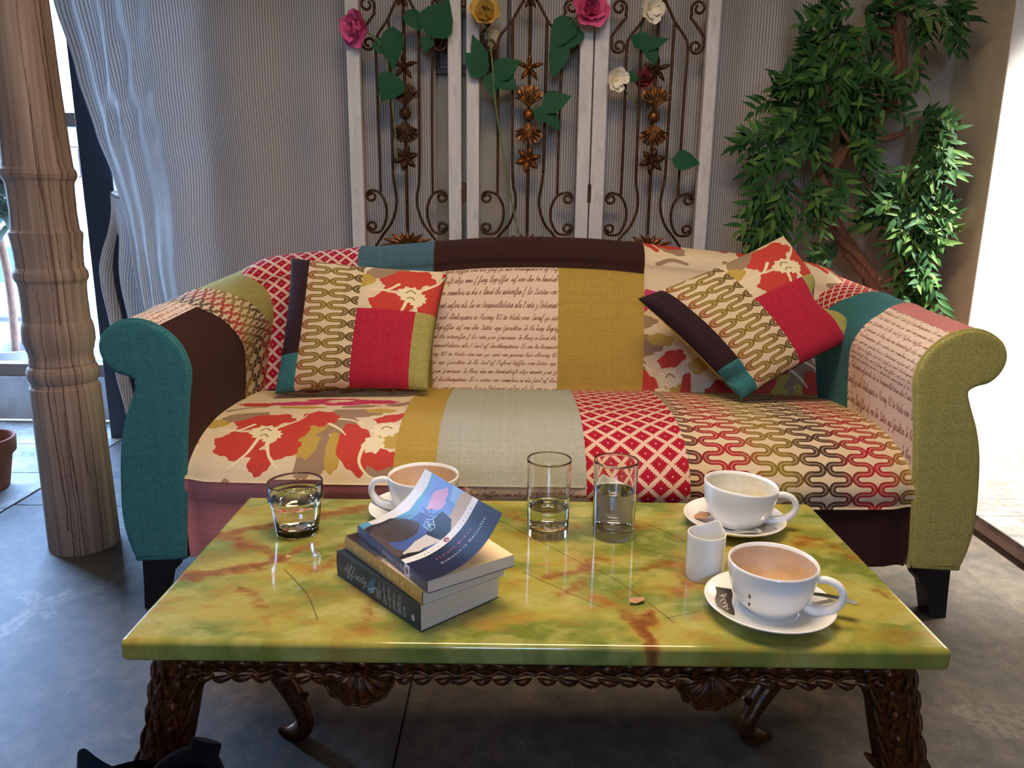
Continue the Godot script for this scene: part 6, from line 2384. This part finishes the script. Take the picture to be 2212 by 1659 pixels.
# the block of pages: its sides carry the lines of the paper
func pages_mesh(w: float, h: float, l: float, bow := 0.0) -> ArrayMesh:
	var b := MB.new()
	var c := func(x: float, y: float, z: float) -> Vector3:
		return Vector3(x + bow * sin(PI * y / h) * (x / w), y, z)
	for k in 6:
		var y0 := h * k / 6.0
		var y1 := h * (k + 1) / 6.0
		var uv := [Vector2(0, y0 / h), Vector2(1, y0 / h), Vector2(1, y1 / h), Vector2(0, y1 / h)]
		b.flat([c.call(w, y0, 0), c.call(0, y0, 0), c.call(0, y1, 0), c.call(w, y1, 0)], uv)
		b.flat([c.call(w, y0, l), c.call(w, y0, 0), c.call(w, y1, 0), c.call(w, y1, l)], uv)
		b.flat([c.call(0, y0, l), c.call(w, y0, l), c.call(w, y1, l), c.call(0, y1, l)], uv)
	for k in b.n.size():
		var mid := Vector3(w * 0.5, h * 0.5, l * 0.5)
		if b.n[k].dot(b.v[k] - mid) < 0.0:
			b.n[k] = -b.n[k]
	var fixed := b.i.duplicate()
	b.i.clear()
	for k in range(0, fixed.size(), 3):
		b.tri(fixed[k], fixed[k + 1], fixed[k + 2])
	return b.mesh()

func spine_mesh(h: float, l: float, round_by: float) -> ArrayMesh:
	var b := MB.new()
	var f := func(u: float, v: float) -> Vector3:
		return Vector3(-round_by * sin(PI * clampf(v, 0, 1)), h * (1.0 - v), l * (1.0 - u))
	b.sheet(f, lin(0, 1, 4), lin(0, 1, 10), null, 1.0, 0.01)
	for k in b.n.size():
		if b.n[k].x > 0.0:
			b.n[k] = -b.n[k]
	var fixed := b.i.duplicate()
	b.i.clear()
	for k in range(0, fixed.size(), 3):
		b.tri(fixed[k], fixed[k + 1], fixed[k + 2])
	return b.mesh()

func build_books() -> void:
	var W := 0.128
	var L := 0.198
	# thick book at the bottom
	var o := book("thick_paperback", "thick dark teal paperback at the bottom of the stack", on_y(910, 1366, TOP), -133.0)
	put("spine", spine_mesh(0.0375, L, 0.0012), M.spine_low, o)
	put("pages", pages_mesh(W - 0.003, 0.0355, L - 0.002, 0.003), M.pages, o, Vector3(0.0005, 0.001, 0.001))
	put("back_board", bx(Vector3(W, 0.0008, L), 0.0003, 1), M.book_board, o, Vector3(W * 0.5, 0.0005, L * 0.5))
	put("front_board", bx(Vector3(W, 0.0008, L), 0.0003, 1), M.book_board, o, Vector3(W * 0.5, 0.0371, L * 0.5))
	# middle book, gold spine
	var h1 := TOP + 0.0376
	o = book("gold_spined_paperback", "gold-spined paperback with a brown and cream cover in mid-stack", on_y(914, 1309, h1 + 0.0005), -129.5)
	put("spine", spine_mesh(0.0205, L, 0.002), M.gold_spine, o)
	put("pages", pages_mesh(W - 0.003, 0.019, L - 0.002, 0.002), M.pages, o, Vector3(0.0005, 0.0008, 0.001))
	put("lower_cover", bx(Vector3(W, 0.0006, L), 0.0002, 1), M.paper, o, Vector3(W * 0.5, 0.0004, L * 0.5))
	var b := MB.new()
	var top := func(u: float, v: float) -> Vector3:
		return Vector3(W * u, 0.0204, L * (1.0 - v))
	b.sheet(top, lin(0, 1, 2), lin(0, 1, 2), null, 1.0)
	for k in b.n.size():
		b.n[k] = Vector3.UP
	var under := func(u: float, v: float) -> Vector3:
		return Vector3(W * u, 0.0199, L * (1.0 - v))
	b.sheet(under, lin(0, 1, 2), lin(0, 1, 2), null, -1.0)
	put("upper_cover", b.mesh(), M.back_cover, o)
	# the curled paperback on top
	var h2 := h1 + 0.0212
	o = book("curled_paperback", "navy paperback on top of the stack, its printed front cover curling up", on_y(924, 1283, h2 + 0.0003), -125.5)
	var t := 0.0165
	put("spine", spine_mesh(t, L, 0.0008), M.spine_top, o)
	put("pages", pages_mesh(W - 0.002, t - 0.0012, L - 0.002, 0.001), M.pages, o, Vector3(0.0005, 0.0006, 0.001))
	put("back_cover", bx(Vector3(W, 0.0005, L), 0.0002, 1), M.navy_card, o, Vector3(W * 0.5, 0.0003, L * 0.5))
	b = MB.new()
	b.flat([Vector3(0.001, t - 0.0004, 0.001), Vector3(0.001, t - 0.0004, L - 0.001), Vector3(W - 0.002, t - 0.0004, L - 0.001), Vector3(W - 0.002, t - 0.0004, 0.001)], [Vector2(0, 1), Vector2(0, 0), Vector2(1, 0), Vector2(1, 1)])
	put("title_page", b.mesh(), M.title_page, o)
	var curl := smooth([Vector2(0, 0), Vector2(.030, .0022), Vector2(.060, .0125), Vector2(.086, .032), Vector2(.1075, .061)], 6)
	var at := func(u: float) -> Vector2:
		var k := clampf(u, 0.0, 1.0) * (curl.size() - 1)
		var i := mini(int(k), curl.size() - 2)
		return curl[i].lerp(curl[i + 1], k - i)
	var cover := func(u: float, v: float) -> Vector3:
		var q: Vector2 = at.call(u)
		return Vector3(q.x, t + q.y, L * (1.0 - v))
	var inside := func(u: float, v: float) -> Vector3:
		var q: Vector2 = at.call(u)
		return Vector3(q.x + 0.0003 * u, t + q.y - 0.00045, L * (1.0 - v))
	b = MB.new()
	b.sheet(cover, lin(0, 1, 28), lin(0, 1, 4), null, 1.0, 0.02)
	up_normals(b)
	put("front_cover", b.mesh(), M.cover, o)
	b = MB.new()
	b.sheet(inside, lin(0, 1, 28), lin(0, 1, 4), null, 1.0, 0.02)
	up_normals(b, -1.0)
	put("cover_lining", b.mesh(), M.paper, o)

func up_normals(b: MB, s := 1.0) -> void:
	for k in b.n.size():
		if b.n[k].y * s < 0.0:
			b.n[k] = -b.n[k]
	var fixed := b.i.duplicate()
	b.i.clear()
	for k in range(0, fixed.size(), 3):
		b.tri(fixed[k], fixed[k + 1], fixed[k + 2])

# ---------------------------------------------------------------- sachets, a scrap, a bag
func build_small_things() -> void:
	sachet("black paper sachet with cream script lying on the stained cup's saucer", on_y(1564, 1300, TOP + 0.019), -0.15, 0.021, 0.042, 0.10)
	sachet("torn brown sachet tucked under the tilted cup", on_y(1518, 1116, TOP + 0.0135), -0.6, 0.024, 0.034, -0.12)
	var b := MB.new()
	b.plate([Vector2(-0.012, -0.004), Vector2(-0.004, -0.007), Vector2(0.010, -0.005), Vector2(0.012, 0.004), Vector2(0.002, 0.007), Vector2(-0.008, 0.005)], 0.0006)
	for k in b.v.size():
		var p := b.v[k]
		b.v[k] = p + Vector3(0, 0, 0.004 * sin(p.x * 180.0) * sin(p.x * 180.0) + 0.001)
	var o := single("wrapper_scrap", b.mesh(), M.wrapper, "small torn scrap of brown wrapper on the onyx", "scrap", on_y(1375, 1301, TOP + 0.0006))
	o.rotation = Vector3(-PI / 2, 0.3, 0)
	# a dark bag on the floor beside the table leg
	var at := Vector3(-0.385, 0, -0.70)
	var bag := thing("cloth_bag", "dark blue cloth bag with black handles on the floor by the table leg", "bag", at)
	var body := func(u: float, v: float) -> Vector3:
		var a := TAU * u
		var h := 0.372 * v + (0.022 * v * cos(a * 1.0 - 2.2) + 0.010 * v * sin(a * 3.0))
		var r := 1.0 - 0.32 * v * v + 0.03 * sin(a * 5.0 + v * 4.0)
		return Vector3(cos(a) * 0.105 * r, h, sin(a) * 0.062 * r * (1.0 - 0.55 * v))
	b = MB.new()
	b.sheet(body, lin(0, 1, 48), lin(0, 1, 16), null, 1.0, 0.004)
	for k in b.n.size():
		if b.n[k].dot(b.v[k] - Vector3(0, b.v[k].y, 0)) < 0.0:
			b.n[k] = -b.n[k]
	var fixed := b.i.duplicate()
	b.i.clear()
	for k in range(0, fixed.size(), 3):
		b.tri(fixed[k], fixed[k + 1], fixed[k + 2])
	put("body", b.mesh(), M.bag_cloth, bag)
	var S := func(px: float, py: float) -> Vector3:
		return on_d(px, py, 0.70) - at
	b = MB.new()
	b.tube(smooth([S.call(335, 1690), S.call(372, 1652), S.call(415, 1632), S.call(450, 1640), S.call(470, 1690)], 6), 0.012, 8, true, 0.3, Vector3(0, 0, 1))
	put("handle", b.mesh(), M.strap, bag)
	b = MB.new()
	b.tube([S.call(420, 1720), S.call(432, 1660), S.call(446, 1604), S.call(447, 1599)], [0.016, 0.016, 0.016, 0.015], 8, true, 0.2, Vector3(0, 0, 1))
	put("handle", b.mesh(), M.strap, bag)

func sachet(label: String, at: Vector3, turn: float, w: float, l: float, tip: float) -> void:
	var o := thing("sugar_sachet", label, "sachet", at, "paper sachets on the saucers")
	var b := MB.new()
	for s in [1.0, -1.0]:
		var f := func(u: float, v: float) -> Vector3:
			var puff := 0.0022 * sin(PI * clampf(v, 0, 1)) * sin(PI * clampf(u, 0, 1))
			return Vector3((u - 0.5) * w + 0.0012 * sin(v * 9.0), s * puff + 0.0024, (v - 0.5) * l)
		b.sheet(f, lin(0, 1, 8), lin(0, 1, 12), null, -s, 0.01)
	put("packet", b.mesh(), M.sachet if tip > 0.0 else M.wrapper, o)
	o.basis = Basis(Vector3.UP, turn) * Basis(Vector3.RIGHT, 0.38 if tip > 0.0 else 0.0) * Basis(Vector3.BACK, -tip)
